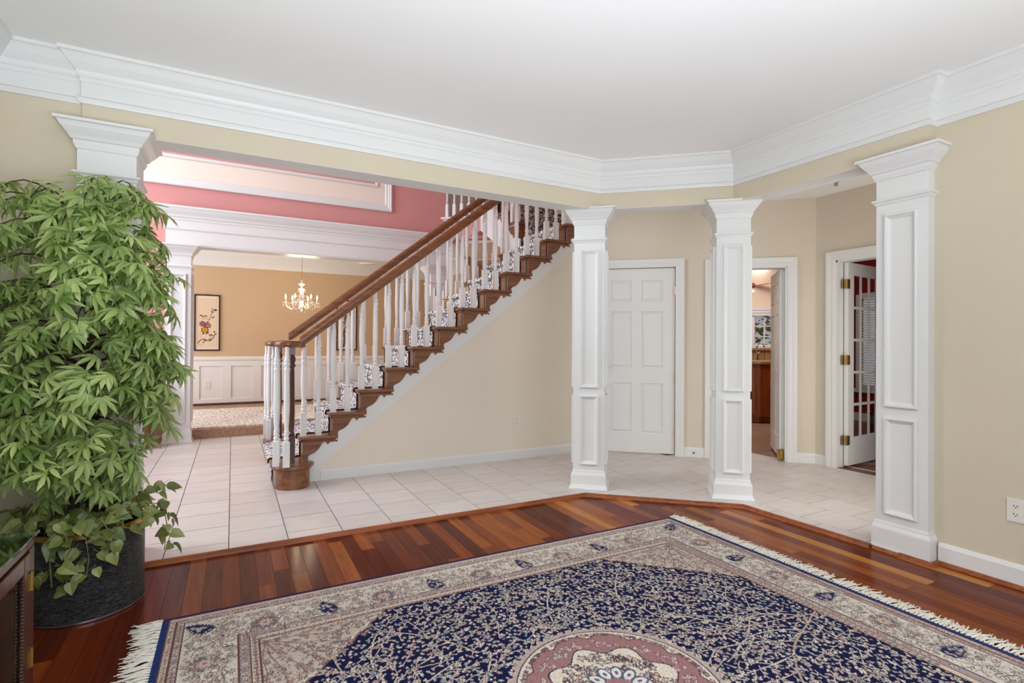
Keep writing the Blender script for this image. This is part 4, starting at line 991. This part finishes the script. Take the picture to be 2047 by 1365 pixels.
    c[(ex >= -1) & (ex < .027)] = (38, 54, 104); c[(ey < .013)] = (44, 36, 84)
    c[(ex < .003)] = (214, 206, 192)
    sides = []
    far = lambda t, q: (t, RY1 - q); lft = lambda t, q: (RX0 + q, t); rgt = lambda t, q: (RX1 - q, t)
    for fn, t0, t1 in ((far, RX0, RX1), (lft, .62, RY1), (rgt, .62, RY1)):
        for q, stp_, r, cl in ((.043, .019, .0068, ((196, 160, 152), (206, 196, 184))), (.072, .026, .0088, ((206, 192, 178), (178, 150, 146))), (.298, .030, .0105, ((206, 194, 180), (190, 160, 154))), (.335, .022, .0078, ((170, 130, 126), (150, 142, 140)))):
            t = t0 + q
            while t < t1 - (q if fn is far else 0) :
                p = fn(t, q)
                ee = min(p[0] - RX0, RX1 - p[0], RY1 - p[1] + .012)
                if abs(ee - q) < .02: cv.flower(p[0], p[1], r, RR.choice((4, 5)), RR.choice(cl), (110, 88, 86), (80, 60, 66), 0, .25)
                t += stp_
        # main border: meandering vine, small blossoms
        pts = []
        t = t0 + .09
        while t < t1 - (.09 if fn is far else 0):
            pts.append(fn(t, .183 + .055 * math.sin((t - t0) * 25.7))); t += .006
        cv.line([p for p in pts if .088 < min(p[0] - RX0, RX1 - p[0], RY1 - p[1] + .012) < .277], .0022, (116, 102, 92))
        for k in range(int((t1 - t0) * 620)):
            t = RR.uniform(t0 + .09, t1 - (.09 if fn is far else 0)); q = RR.uniform(.1, .268); p = fn(t, q)
            ee = min(p[0] - RX0, RX1 - p[0], RY1 - p[1] + .012)
            if abs(ee - q) > .02: continue
            cv.flower(p[0], p[1], RR.uniform(.004, .0095), RR.choice((3, 5, 6)), RR.choice(((200, 186, 166), (176, 170, 160), (190, 166, 154), (220, 212, 198))), RR.choice(((112, 100, 94), (88, 80, 84))), RR.choice((None, (96, 84, 84))), RR.uniform(0, 6), .3)
    def cypress(p, a, L=.128, Wd=.036):
        w = cv.win(p[0], p[1], L * .8)
        if w is None: return
        sj, si, Xl, Yl = w; u = Xl * math.cos(a) + Yl * math.sin(a); v = -Xl * math.sin(a) + Yl * math.cos(a)
        s = (u + L * .42) / L; prof = np.where((s > 0) & (s < 1), Wd * np.sin(np.pi * np.clip(s, 0, 1) ** .58) ** .85, -1)
        prof = prof + .0045 * np.sign(np.sin(u * 520)) * (prof > 0)
        m = (np.abs(v) < prof); cc = cv.c[sj, si]; cc[m] = (36, 42, 78)
        for k in range(26):
            uu, vv = RR.uniform(-.32, .45) * L, RR.uniform(-.6, .6) * Wd; 
            if abs(vv) < Wd * math.sin(math.pi * max(0, min(1, uu / L + .42)) ** .58) - .010: cv.flower(p[0] + uu * math.cos(a) - vv * math.sin(a), p[1] + uu * math.sin(a) + vv * math.cos(a), .0062, 5, RR.choice(((196, 188, 180), (170, 150, 150))), None, (90, 60, 80))
    def roundel(p):
        for r, cl in ((.058, (150, 134, 122)), (.054, (214, 206, 192))): cv.flower(p[0], p[1], r, 12, cl, None, None, 0, .05)
        for k in range(14):
            a = k * 6.283 / 14; cv.flower(p[0] + .040 * math.cos(a), p[1] + .040 * math.sin(a), .0095, 4, RR.choice(((120, 116, 130), (150, 126, 120), (186, 170, 158))), (84, 76, 80), None, a)
        cv.flower(p[0], p[1], .024, 8, (196, 172, 160), (120, 98, 94), (150, 110, 110))
    def boteh(p, a, m=1):
        for r, col in ((.020, (112, 100, 96)), (.016, (214, 206, 192)), (.011, (132, 120, 122)), (.006, (206, 196, 184))):
            cv.flower(p[0], p[1], r, 1, col, None, None, 0, .28, 1.35, a)
        pts = [(p[0] + .024 * math.cos(a) * s + .012 * math.sin(a) * s * s * m, p[1] + .024 * math.sin(a) * s - .012 * math.cos(a) * s * s * m) for s in np.linspace(.6, 1.9, 6)]
        cv.line(pts, .0032, (112, 100, 96))
    for k in range(6):
        x = -0.118 + .4925 * k
        if .1 < x < 2.3: cypress((x + .005, 2.405), math.pi / 2 + .25)
        if x + .246 < RX1 - .2 and x > -.2:
            roundel((x + .246, 2.400)); boteh((x + .165, 2.362), -.6, 1); boteh((x + .328, 2.362), -2.5, -1)
    cypress((-0.105, 2.462), math.pi * .78); cypress((2.47, 2.462), math.pi * .22)
    for k in range(4):
        y = 2.19 - .49 * k
        for xx, s in ((RX1 - .18, 1), (RX0 + .17, -1)):
            roundel((xx, y)); cypress((xx, y - .245), 0.0 if s == 1 else math.pi); boteh((xx - s * .045, y + .085), .5); boteh((xx - s * .045, y - .085), -.5)
    c[(ex >= -1) & (ex < .027)] = (38, 54, 104); c[(ey < .013)] = (44, 36, 84)
    # wool mottling
    c *= (1 + .07 * rng.standard_normal(c.shape[:2]).astype(np.float32))[..., None]
    np.clip(c, 0, 255, out=c)
    return cv
rug = thing('oriental_rug', 'navy and cream oriental rug with a round medallion on the plank floor', 'rug', (1.18, 1.386, ZL))
cv = make_rug(); RT = ZL + 0.010
me = cv.mesh('pile', lambda x, y: np.stack([x, y, np.full_like(x, RT)], -1)); me.materials.append(M['rug_pile'])
link('pile', me, rug)
MB().box(RX0, RX1, RY0, RY1, ZL, RT - .0012).build('backing', 'runner_edge', rug)
rf = random.Random(9)
for sgn, xe in ((1, RX1), (-1, RX0)):
    mb = MB(); y = 0.5
    while y < RY1 - .004:
        tuft = rf.uniform(-.6, .6); L0 = rf.uniform(.075, .11)
        for k in range(4):
            yy = y + k * .0042; L = L0 * rf.uniform(.8, 1.1); a = tuft * .55 + rf.uniform(-.35, .35); pts = []
            for s in np.linspace(0, 1, 5):
                pts.append((xe + sgn * (s * L * math.cos(a * s) - .004), yy + L * s * math.sin(a) * .8 + .006 * math.sin(s * 5 + k), ZL + .008 + .010 * math.sin(min(1, s * 1.3) * 3.0) * rf.uniform(.3, 1.1) * (1 - s) + .003 * (k % 2)))
            mb.tube(pts, [.0026, .0030, .0030, .0026, .0012], 4)
        y += rf.uniform(.0125, .017)
    o = mb.build('fringe', 'fringe_cotton', rug); o['kind'] = 'stuff'; o['label'] = 'white cotton fringe'

# ------------------------------------------------------------------ hanging scrolls in the dining room
def scroll(name, label, x0, x1, z0, z1, which):
    t = thing(name, label, 'picture', ((x0 + x1) / 2, 9.99, z0)); y = 9.982
    MB().frame((0, 10.0, 0), (1, 0, 0), (0, 0, 1), (0, -1, 0), x0, x1, z0, z1, [(0, 0), (0, .024), (.004, .027), (.016, .027), (.020, .022), (.020, .008)]).build('frame', 'frame_black', t)
    w, h = x1 - x0 - .03, z1 - z0 - .03
    cv = Canvas(0, w, 0, h, 104, 260); cv.c[:] = (216, 194, 168); RR = random.Random(which + 40)
    X, Y = np.meshgrid(cv.x, cv.y); m = (X < .028) | (X > w - .028) | (Y < .04) | (Y > h - .045); cv.c[m] = (224, 208, 188)
    m = (np.abs(X - .028) < .003) | (np.abs(X - w + .028) < .003); cv.c[m] = (196, 176, 152)
    fl_ = lambda a, b, r, n, f_, e_, k_: cv.flower(a * w, b * h, r, n, f_, e_, k_, RR.uniform(0, 6), .2)
    if which == 0:
        P = lambda l: [(a * w, b * h) for a, b in l]
        cv.line(P([(.12, .12), (.22, .18), (.36, .20), (.52, .17), (.66, .17), (.78, .24)]), .006, (60, 48, 40))
        cv.line(P([(.44, .34), (.40, .45), (.50, .52), (.60, .56), (.68, .66), (.72, .78)]), .004, (92, 78, 60))
        cv.line(P([(.60, .56), (.42, .58), (.26, .56)]), .003, (92, 78, 60)); cv.line(P([(.66, .17), (.62, .26)]), .003, (80, 70, 54))
        for a, b in ((.15, .27), (.18, .23), (.14, .31), (.12, .10), (.2, .08), (.28, .11)): cv.line(P([(a, b), (a + .14, b + RR.uniform(-.03, .03))]), .002, (120, 108, 88))
        for k in range(26): fl_(RR.uniform(.24, .62), RR.uniform(.27, .52), .012, 3, RR.choice(((58, 60, 44), (74, 78, 54), (50, 56, 52))), None, None)
        for a, b in ((.62, .27), (.70, .27), (.78, .26), (.84, .29), (.80, .33), (.60, .18), (.64, .20), (.42, .17), (.36, .15)):
            for k in range(3): fl_(a + RR.uniform(-.03, .03), b + RR.uniform(-.012, .012), .010, 3, RR.choice(((70, 72, 48), (104, 104, 66), (58, 50, 40))), None, None)
        for a, b, r, f_ in ((.30, .475, .036, (150, 92, 104)), (.53, .445, .036, (168, 110, 118)), (.40, .365, .042, (206, 150, 52))):
            fl_(a, b, r, 7, f_, (96, 60, 60), None); 
            for k in range(8): fl_(a + RR.uniform(-.06, .06), b + RR.uniform(-.02, .02), .008, 4, tuple(int(q * RR.uniform(.7, 1.15)) for q in f_), None, None)
        fl_(.40, .372, .010, 5, (150, 80, 40), None, None)
        for a, b in ((.72, .70), (.80, .74), (.86, .73), (.32, .61), (.24, .63), (.44, .62), (.74, .60)): cv.flower(a * w, b * h, .011, 2, RR.choice(((54, 48, 40), (84, 84, 60))), None, None, 0, .1, 2.2, RR.uniform(-.4, .8))
        for k in range(9): cv.line(P([(.16, .52 + k * .035), (.18, .535 + k * .035)]), .002, (150, 130, 106))
    else:
        P = lambda l: [(a * w, b * h) for a, b in l]
        cv.line(P([(.34, .06), (.40, .2), (.34, .34), (.46, .48), (.40, .62), (.5, .76), (.46, .88)]), .018, (104, 74, 44))
        for l in ([(.36, .33), (.62, .42), (.70, .56)], [(.45, .48), (.22, .60), (.20, .72)], [(.42, .62), (.66, .70), (.72, .84)], [(.5, .76), (.3, .84)], [(.40, .2), (.62, .27)], [(.36, .16), (.2, .24)]): cv.line(P(l), .010, (124, 90, 54))
        for k in range(60): fl_(RR.uniform(.2, .75), RR.uniform(.1, .92), .009, 4, RR.choice(((90, 70, 40), (150, 120, 76), (110, 96, 60))), None, None)
        for k in range(14): cv.flower(.86 * w, (.12 + .055 * k) * h, .009, 3, (70, 56, 46), None, None, k, .3)
    me = cv.mesh('painting', lambda x, z: np.stack([x0 + .015 + x, np.full_like(x, y + .006), z0 + .015 + z], -1)); me.materials.append(M['painted_scroll']); link('painting', me, t)
    MB().tube([((x0 + x1) / 2, 9.99, z1), ((x0 + x1) / 2, 9.995, z1 + .02)], .006, 6).build('hook', 'brass', t)
scroll('hanging_scroll', 'framed scroll painting of purple and yellow flowers on branches', -0.556, -0.185, 1.012, 1.938, 0)
scroll('hanging_scroll', 'framed scroll painting of a gnarled brown tree behind the balusters', 1.682, 2.05, 1.02, 1.945, 1)

# ------------------------------------------------------------------ chandelier
ch = thing('crystal_chandelier', 'lit crystal chandelier with candle bulbs in the dining room', 'chandelier', (0.93, 8.6, 2.66))
cc = np.array([0.93, 8.6, 0.0])
MB().lathe([(.001, 2.66), (.022, 2.657), (.018, 2.64), (.006, 2.63)], cc, 12, cap=False).build('canopy', 'brass', ch)
MB().tube([cc + [0, 0, 2.64], cc + [0, 0, 2.10]], .0035, 6).build('chain', 'brass', ch)
MB().lathe([(.004, 2.12), (.012, 2.10), (.010, 2.07), (.050, 2.055), (.052, 2.045), (.016, 2.02), (.012, 1.99), (.052, 1.975), (.054, 1.965), (.03, 1.955), (.034, 1.90), (.030, 1.84), (.046, 1.80), (.03, 1.77), (.05, 1.74), (.02, 1.70), (.03, 1.67), (.004, 1.62)], cc, 14).build('stem', 'crystal', ch, smooth=True)
drops = MB()
for k in range(6):
    a = k * math.pi / 3; e = np.array([math.cos(a), math.sin(a), 0])
    MB().tube([cc + e * .03 + [0, 0, 1.74], cc + e * .09 + [0, 0, 1.675], cc + e * .15 + [0, 0, 1.665], cc + e * .205 + [0, 0, 1.70], cc + e * .225 + [0, 0, 1.755]], .008, 6).build('arm', 'crystal', ch, smooth=True)
    q = cc + e * .225
    MB().lathe([(.004, 1.75), (.04, 1.763), (.044, 1.770), (.01, 1.766)], q, 12).build('drip_dish', 'crystal', ch)
    MB().lathe([(.009, 1.766), (.009, 1.825)], q, 8).build('candle', 'trim_white', ch)
    MB().lathe([(.004, 1.825), (.012, 1.84), (.011, 1.855), (.004, 1.88), (.001, 1.89)], q, 10).build('bulb', 'bulb_glow', ch, smooth=True)
    for j in range(5):
        b = j * 2 * math.pi / 5; w = q + np.array([math.cos(b), math.sin(b), 0]) * .038; drops.lathe([(.001, 1.755), (.003, 1.74), (.001, 1.735), (.006, 1.715), (.001, 1.70)], w, 5)
    for j in range(7):
        s = j / 6; w = cc + e * (.05 + .16 * s); drops.lathe([(.001, 0), (.006, -.012), (.001, -.026)], w + [0, 0, 1.95 - .17 * s - .08 * math.sin(s * math.pi)], 5)
    drops.lathe([(.001, 0), (.008, -.02), (.001, -.045)], cc + e * .10 + [0, 0, 1.645], 6)
o = drops.build('crystal_drops', 'crystal', ch); o['kind'] = 'stuff'
pl = bpy.data.lights.new('chandelier_glow', 'POINT'); pl.energy = 26; pl.color = (1.0, 0.78, 0.52); pl.shadow_soft_size = 0.22
po = bpy.data.objects.new('chandelier_glow', pl); COL.objects.link(po); po.location = (0.93, 8.6, 1.98)

# ------------------------------------------------------------------ wooden chest far left behind the plant
wc = thing('wooden_chest', 'brown wooden chest against the pink wall behind the plant', 'chest', (-1.02, 6.95, 0))
MB().box(-1.35, -0.80, 6.72, 7.12, 0.06, 0.70).build('body', 'stair_wood', wc, bevel=.006)
MB().box(-1.38, -0.77, 6.69, 7.13, 0.70, 0.735).build('top', 'stair_wood', wc, bevel=.006)
for z in (.10, .30, .50): MB().box(-1.31, -0.84, 6.705, 6.72, z, z + .18).build('drawer', 'stair_wood', wc, bevel=.004)
for xx in (-1.33, -.86): MB().box(xx, xx + .05, 6.74, 6.79, 0, .06).build('foot', 'dark_mahogany', wc)

# ------------------------------------------------------------------ glass-topped cabinet, near left
XC, YC, ZT = -0.556, 2.205, 0.542
cb = thing('glass_top_cabinet', 'dark mahogany cabinet with a glass top beside the black pot', 'cabinet', (-0.78, 1.5, ZL))
XL, Y0 = -1.0, 0.75
MB().box(XL, XC + .012, Y0, YC + .012, ZT - .012, ZT).build('glass_top', 'table_glass', cb, bevel=.003)
fm = MB()
for a0, a1, b0, b1 in ((XL, XC, YC - .07, YC), (XL, XC, Y0, Y0 + .07), (XC - .07, XC, Y0 + .07, YC - .07), (XL, XL + .07, Y0 + .07, YC - .07)): fm.box(a0, a1, b0, b1, ZT - .045, ZT - .013)
fm.build('top_frame', 'dark_mahogany', cb, bevel=.004)
MB().box(XL + .07, XC - .07, Y0 + .07, YC - .07, ZT - .040, ZT - .030).build('top_panel', 'dark_mahogany', cb)
MB().box(XL, XC, Y0, YC, ZL, ZL + .06).build('plinth', 'dark_mahogany', cb)
for yy in (YC - .045, Y0):
    MB().box(XC - .045, XC, yy, yy + .045, ZL + .06, ZT - .045).build('post', 'dark_mahogany', cb)
    MB().box(XL, XL + .045, yy, yy + .045, ZL + .06, ZT - .045).build('post', 'dark_mahogany', cb)
MB().box(XL + .01, XC - .045, YC - .02, YC - .006, ZL + .06, ZT - .045).build('end_panel', 'dark_mahogany', cb)
MB().box(XL, XL + .012, Y0, YC, ZL + .06, ZT - .045).build('back_panel', 'dark_mahogany', cb)
dw = (YC - .05 - Y0 - .05) / 2
for k in range(2):
    y0 = Y0 + .05 + dw * k; y1 = y0 + dw - .004; z0, z1 = ZL + .07, ZT - .052
    d_ = MB().box(XC - .02, XC + .004, y0, y0 + .05, z0, z1).box(XC - .02, XC + .004, y1 - .05, y1, z0, z1).box(XC - .02, XC + .004, y0 + .05, y1 - .05, z1 - .05, z1).box(XC - .02, XC + .004, y0 + .05, y1 - .05, z0, z0 + .06).build('door', 'dark_mahogany', cb, bevel=.003)
    MB().box(XC - .010, XC - .006, y0 + .05, y1 - .05, z0 + .06, z1 - .05).build('door_glass', 'table_glass', d_)
    bd = MB()
    for yy in (y0 + .054, y1 - .054):
        z = z0 + .066
        while z < z1 - .054: bd.lathe([(.001, -.005), (.005, 0), (.001, .005)], (XC, yy, z), 6, cap=False); z += .0105
    bo = bd.build('beading', 'dark_mahogany', d_); bo['kind'] = 'stuff'
for z in (0.16, 0.40):
    MB().tube([(XC + .006, YC - .048, z - .03), (XC + .006, YC - .048, z + .03)], .006, 8).box(XC + .002, XC + .006, YC - .07, YC - .03, z - .026, z + .026).build('hinge', 'brass', cb)

# ------------------------------------------------------------------ pot, artificial tree and trailing plant
PX, PY, PR = -0.564, 2.955, 0.21
pt = thing('planter_pot', 'tall black hammered planter with a brass rim', 'planter', (PX, PY, ZL))
MB().lathe([(.001, ZL), (PR - .004, ZL), (PR + .002, ZL + .004), (PR + .002, ZL + .012)], (PX, PY, 0), 48, cap=False).build('foot_rim', 'steel', pt, smooth=True)
MB().lathe([(PR - .003, ZL + .010), (PR, ZL + .014), (PR, .330)], (PX, PY, 0), 48, cap=False).build('body', 'hammered_black', pt, smooth=True)
MB().lathe([(PR, .330), (PR + .003, .332), (PR + .003, .350), (PR, .353), (PR - .008, .353), (PR - .010, .33)], (PX, PY, 0), 48, cap=False).build('brass_rim', 'brass', pt, smooth=True)
MB().lathe([(PR - .010, .352), (PR - .018, .30), (.001, .30)], (PX, PY, 0), 40, cap=False).build('liner', 'pebble_liner', pt, smooth=True)

def leaflet(mb, base, ang, L, wd, droop, yshift=0.0):
    ca, sa = math.sin(ang), math.cos(ang); d = np.array([ca, sa, 0]); s = np.array([sa, -ca, 0]); b = np.array(base, float)
    rows = [(.0, .0), (.30, .75), (.58, 1.0), (.80, .62), (1.0, 0)]
    vs = []; 
    def pz(t): return -droop * L * t * t
    vs.append(b)
    for t, w in rows[1:4]:
        c = b + d * L * t + np.array([0, 0, pz(t)])
        vs += [c - s * wd * w + np.array([0, 0, .10 * wd * w]), c - np.array([0, 0, .22 * wd * w]), c + s * wd * w + np.array([0, 0, .10 * wd * w])]
    vs.append(b + d * L + np.array([0, 0, pz(1.0)]))
    fs = [(0, 2, 1), (0, 3, 2), (1, 2, 5, 4), (2, 3, 6, 5), (4, 5, 8, 7), (5, 6, 9, 8), (7, 8, 10), (8, 9, 10)]
    mb.add(vs, fs)
def palm_leaf(r, n=7):
    mb = MB(); sp = r.uniform(1.75, 2.15); fr = {6: (.62, .88, 1.0, 1.0, .86, .6), 7: (.52, .78, .96, 1.04, .95, .8, .5), 5: (.66, .92, 1.05, .93, .68)}[n]
    for i, f_ in enumerate(fr):
        a = -sp / 1.0 * (1 - 2 * i / (n - 1)) * .92; L = .104 * f_ * r.uniform(.93, 1.07)
        leaflet(mb, (0, .004, 0), a, L, L * r.uniform(.115, .145), r.uniform(.25, .6) + .18 * abs(a))
    mb.tube([(0, -.045, -.004), (0, 0, 0)], .0014, 3, cap=False)
    return mb
lr = random.Random(77)
LEAVES = [palm_leaf(lr, n) for n in (7, 7, 6, 7, 5, 6, 7, 7)]
LM = []
for mb in LEAVES:
    me = mb.mesh('leaf'); me.materials.append(M['maple_leaf']); LM.append(me)
tree = thing('artificial_maple', 'tall leafy green weeping maple standing in the black planter', 'potted tree', (PX, PY, .30))
zt_ = np.array([.42, .55, .7, .85, 1.0, 1.2, 1.4, 1.55, 1.68, 1.80, 1.88])
rL = np.array([.10, .24, .33, .36, .39, .41, .41, .40, .38, .30, .15]); rR = np.array([.08, .17, .26, .30, .345, .365, .35, .30, .26, .23, .16]); rF = np.array([.12, .26, .33, .36, .38, .38, .36, .33, .27, .2, .1])
def shell(a, z):
    l, r_, f_ = np.interp(z, zt_, rL), np.interp(z, zt_, rR), np.interp(z, zt_, rF); ca, sa = math.cos(a), math.sin(a)
    rx = r_ if ca > 0 else l; ry = f_ if sa < 0 else min(f_, .27)
    return 1.0 / math.sqrt((ca / rx) ** 2 + (sa / ry) ** 2)
def frame_mat(pos, d, up, s):
    d = d / np.linalg.norm(d); n = up - d * (up @ d); n /= np.linalg.norm(n); x = np.cross(d, n)
    return Matrix(((x[0] * s, d[0] * s, n[0] * s, pos[0]), (x[1] * s, d[1] * s, n[1] * s, pos[1]), (x[2] * s, d[2] * s, n[2] * s, pos[2]), (0, 0, 0, 1)))
MB().tube([(PX + .01, PY, .29), (PX + .02, PY + .01, .7), (PX - .01, PY, 1.1), (PX + .02, PY + .01, 1.45), (PX, PY, 1.72)], [.030, .027, .024, .018, .010], 8).build('trunk', 'bark', tree, smooth=True)
MB().tube([(PX - .05, PY - .02, .29), (PX - .03, PY - .03, .8), (PX + .02, PY - .02, 1.3), (PX + .04, PY, 1.6)], [.022, .020, .016, .008], 8).build('trunk', 'bark', tree, smooth=True)
place_list = []
for b in range(140):
    ztip = .50 + 1.30 * (b + .5) / 140 + lr.uniform(-.05, .05)
    a = lr.choice((lr.uniform(math.pi, 2 * math.pi), lr.uniform(math.pi, 2 * math.pi), lr.uniform(0, 2 * math.pi)))
    R_ = shell(a, ztip) * lr.uniform(.80, 1.02); e = np.array([math.cos(a), math.sin(a), 0]); T = np.array([PX, PY, 0])
    z0 = min(1.70, ztip + lr.uniform(.02, .22)); P0_ = T + [0, 0, z0 - .08]; P1_ = T + e * R_ * .62 + [0, 0, ztip + .17]; P2_ = T + e * R_ + [0, 0, ztip]
    bz = lambda t: (1 - t) ** 2 * P0_ + 2 * t * (1 - t) * P1_ + t * t * P2_
    MB().tube([bz(t) for t in np.linspace(.05, 1, 7)], [.0052, .0046, .004, .0034, .0028, .0022, .0015], 4, cap=False).build('branch', 'bark', tree)
    nl = 11 if ztip < 1.65 else 8
    for k in range(nl):
        t = .34 + .66 * (k + lr.random() * .6) / nl; p = bz(t); side = lr.uniform(-1.25, 1.25) if k < nl - 1 else lr.uniform(-.3, .3)
        tan = np.array([-e[1], e[0], 0]); d = e * lr.uniform(.25, 1.0) + tan * side * .95 + np.array([0, 0, lr.uniform(-1.1, .1)])
        up = e * lr.uniform(.1, 1.1) + np.array([0, 0, lr.uniform(.35, 1.0)]) + tan * lr.uniform(-.55, .55)
        p = p + d / np.linalg.norm(d) * .040 * lr.uniform(.6, 1.5)
        s = lr.uniform(.60, .86)
        tip = p + d / np.linalg.norm(d) * .1 * s
        if tip[0] < XWL + .02 or (tip[1] > 3.27 and tip[0] > -.85) or tip[1] > 3.33: continue
        place_list.append((p, d, up, s, lr.randrange(len(LM))))
camp = np.array([0, 0, 1.15])
place_list.sort(key=lambda q: np.linalg.norm(q[0] - camp))
joined = MB()
for i, (p, d, up, s, k) in enumerate(place_list):
    Mx = frame_mat(p, d, up, s)
    if i < 300:
        o = bpy.data.objects.new('leaf', LM[k]); COL.objects.link(o); o.parent = tree; o.matrix_parent_inverse = Matrix.Translation(-tree.location); o.matrix_local = Mx
        o.matrix_basis = Mx
    else:
        A_ = np.array(Mx); v = np.array(LEAVES[k].v); v = v @ A_[:3, :3].T + A_[:3, 3]; joined.add(v.tolist(), LEAVES[k].f)
o = joined.build('inner_foliage', 'maple_leaf', tree); o['kind'] = 'stuff'

def heart(r):
    mb = MB(); out = [(0, 0), (.24, -.04), (.40, .16), (.41, .42), (.25, .74), (0, 1.06), (-.25, .74), (-.41, .42), (-.40, .16), (-.24, -.04)]
    L = .058; fold = r.uniform(.18, .4); dr = r.uniform(.1, .5)
    vs = [(x * L * 1.05, y * L, abs(x) * L * fold - dr * L * y * y) for x, y in out] + [(0, .35 * L, -dr * L * .12)]
    mb.add(vs, [(i, (i + 1) % 10, 10) for i in range(10)]); mb.tube([(0, -.03, .0), (0, 0, 0)], .001, 3, cap=False); return mb
HM = []
for k in range(5):
    me = heart(lr).mesh('leaf'); me.materials.append(M['pothos_leaf']); HM.append(me)
po_ = thing('trailing_pothos', 'trailing heart-leaved vine spilling over the planter rim', 'plant', (PX, PY, .30))
T = np.array([PX, PY, 0])
def vine(pts, n, spread=.03, smin=.75, smax=1.25):
    pts = [np.array(p, float) for p in pts]; MB().tube(pts, .0022, 4, cap=False).build('stem', 'vine', po_)
    n = int(n * 1.45)
    for k in range(n):
        t = (k + lr.random()) / n * (len(pts) - 1); i = min(int(t), len(pts) - 2); p = pts[i] + (pts[i + 1] - pts[i]) * (t - i)
        a = lr.uniform(0, 6.28); off = np.array([math.cos(a), math.sin(a), lr.uniform(-.3, .5)]) * spread * lr.uniform(.3, 1.2)
        p = p + off; rad = p - T; rad[2] = 0; rad = rad / (np.linalg.norm(rad) + 1e-6)
        if np.hypot(p[0] - PX, p[1] - PY) < PR + .008 and p[2] < .36: p = np.array([PX, PY, p[2]]) + rad * (PR + lr.uniform(.012, .03))
        d = rad * lr.uniform(-.2, .8) + np.array([lr.uniform(-.7, .7), lr.uniform(-.5, .5), lr.uniform(-1, .15)]); up = rad * lr.uniform(.4, 1) + np.array([lr.uniform(-.3, .3), lr.uniform(-.5, .1), lr.uniform(.3, .9)])
        o = bpy.data.objects.new('leaf', HM[lr.randrange(5)]); COL.objects.link(o); o.parent = po_; o.matrix_parent_inverse = Matrix.Translation(-po_.location); o.matrix_basis = frame_mat(p, d, up, lr.uniform(smin, smax) * .86)
def around(ang, zs, rs): return [T + np.array([math.cos(math.radians(a)) * r, math.sin(math.radians(a)) * r, z]) for a, z, r in zip(ang, zs, rs)]
for a0 in range(0, 360, 30):
    vine(around([a0, a0 + 8, a0 + 14], (.33, .42, .40), (.08, .15, .22)), 7, .045, .9, 1.4)
vine(around([-98, -98, -96, -95, -97], (.36, .40, .33, .22, .12), (.12, .20, .235, .232, .232)), 12, .035)
vine(around([-88, -84, -80, -78, -80], (.36, .40, .32, .25, .18), (.12, .20, .235, .232, .232)), 10, .035)
vine(around([-72, -66, -60, -58], (.36, .40, .33, .25), (.12, .20, .235, .232)), 9, .035)
vine(around([-112, -112, -110, -108], (.36, .40, .30, .16), (.12, .20, .235, .232)), 8, .03)
vine(around([-35, -22, -15, -12, -12], (.38, .43, .40, .30, .19), (.12, .24, .30, .31, .30)), 15, .035)
vine(around([-45, -40, -34, -30], (.38, .42, .40, .34), (.12, .22, .28, .29)), 9, .04)
vine(around([170, 190, 200, 205], (.38, .45, .43, .36), (.12, .22, .28, .30)), 15, .05)
vine(around([215, 225, 232, 238], (.38, .43, .42, .36), (.12, .20, .26, .27)), 12, .045, .9, 1.4)
vine(around([-20, 5, 20], (.40, .47, .44), (.12, .24, .28)), 10, .05)
bpy.context.view_layer.update()
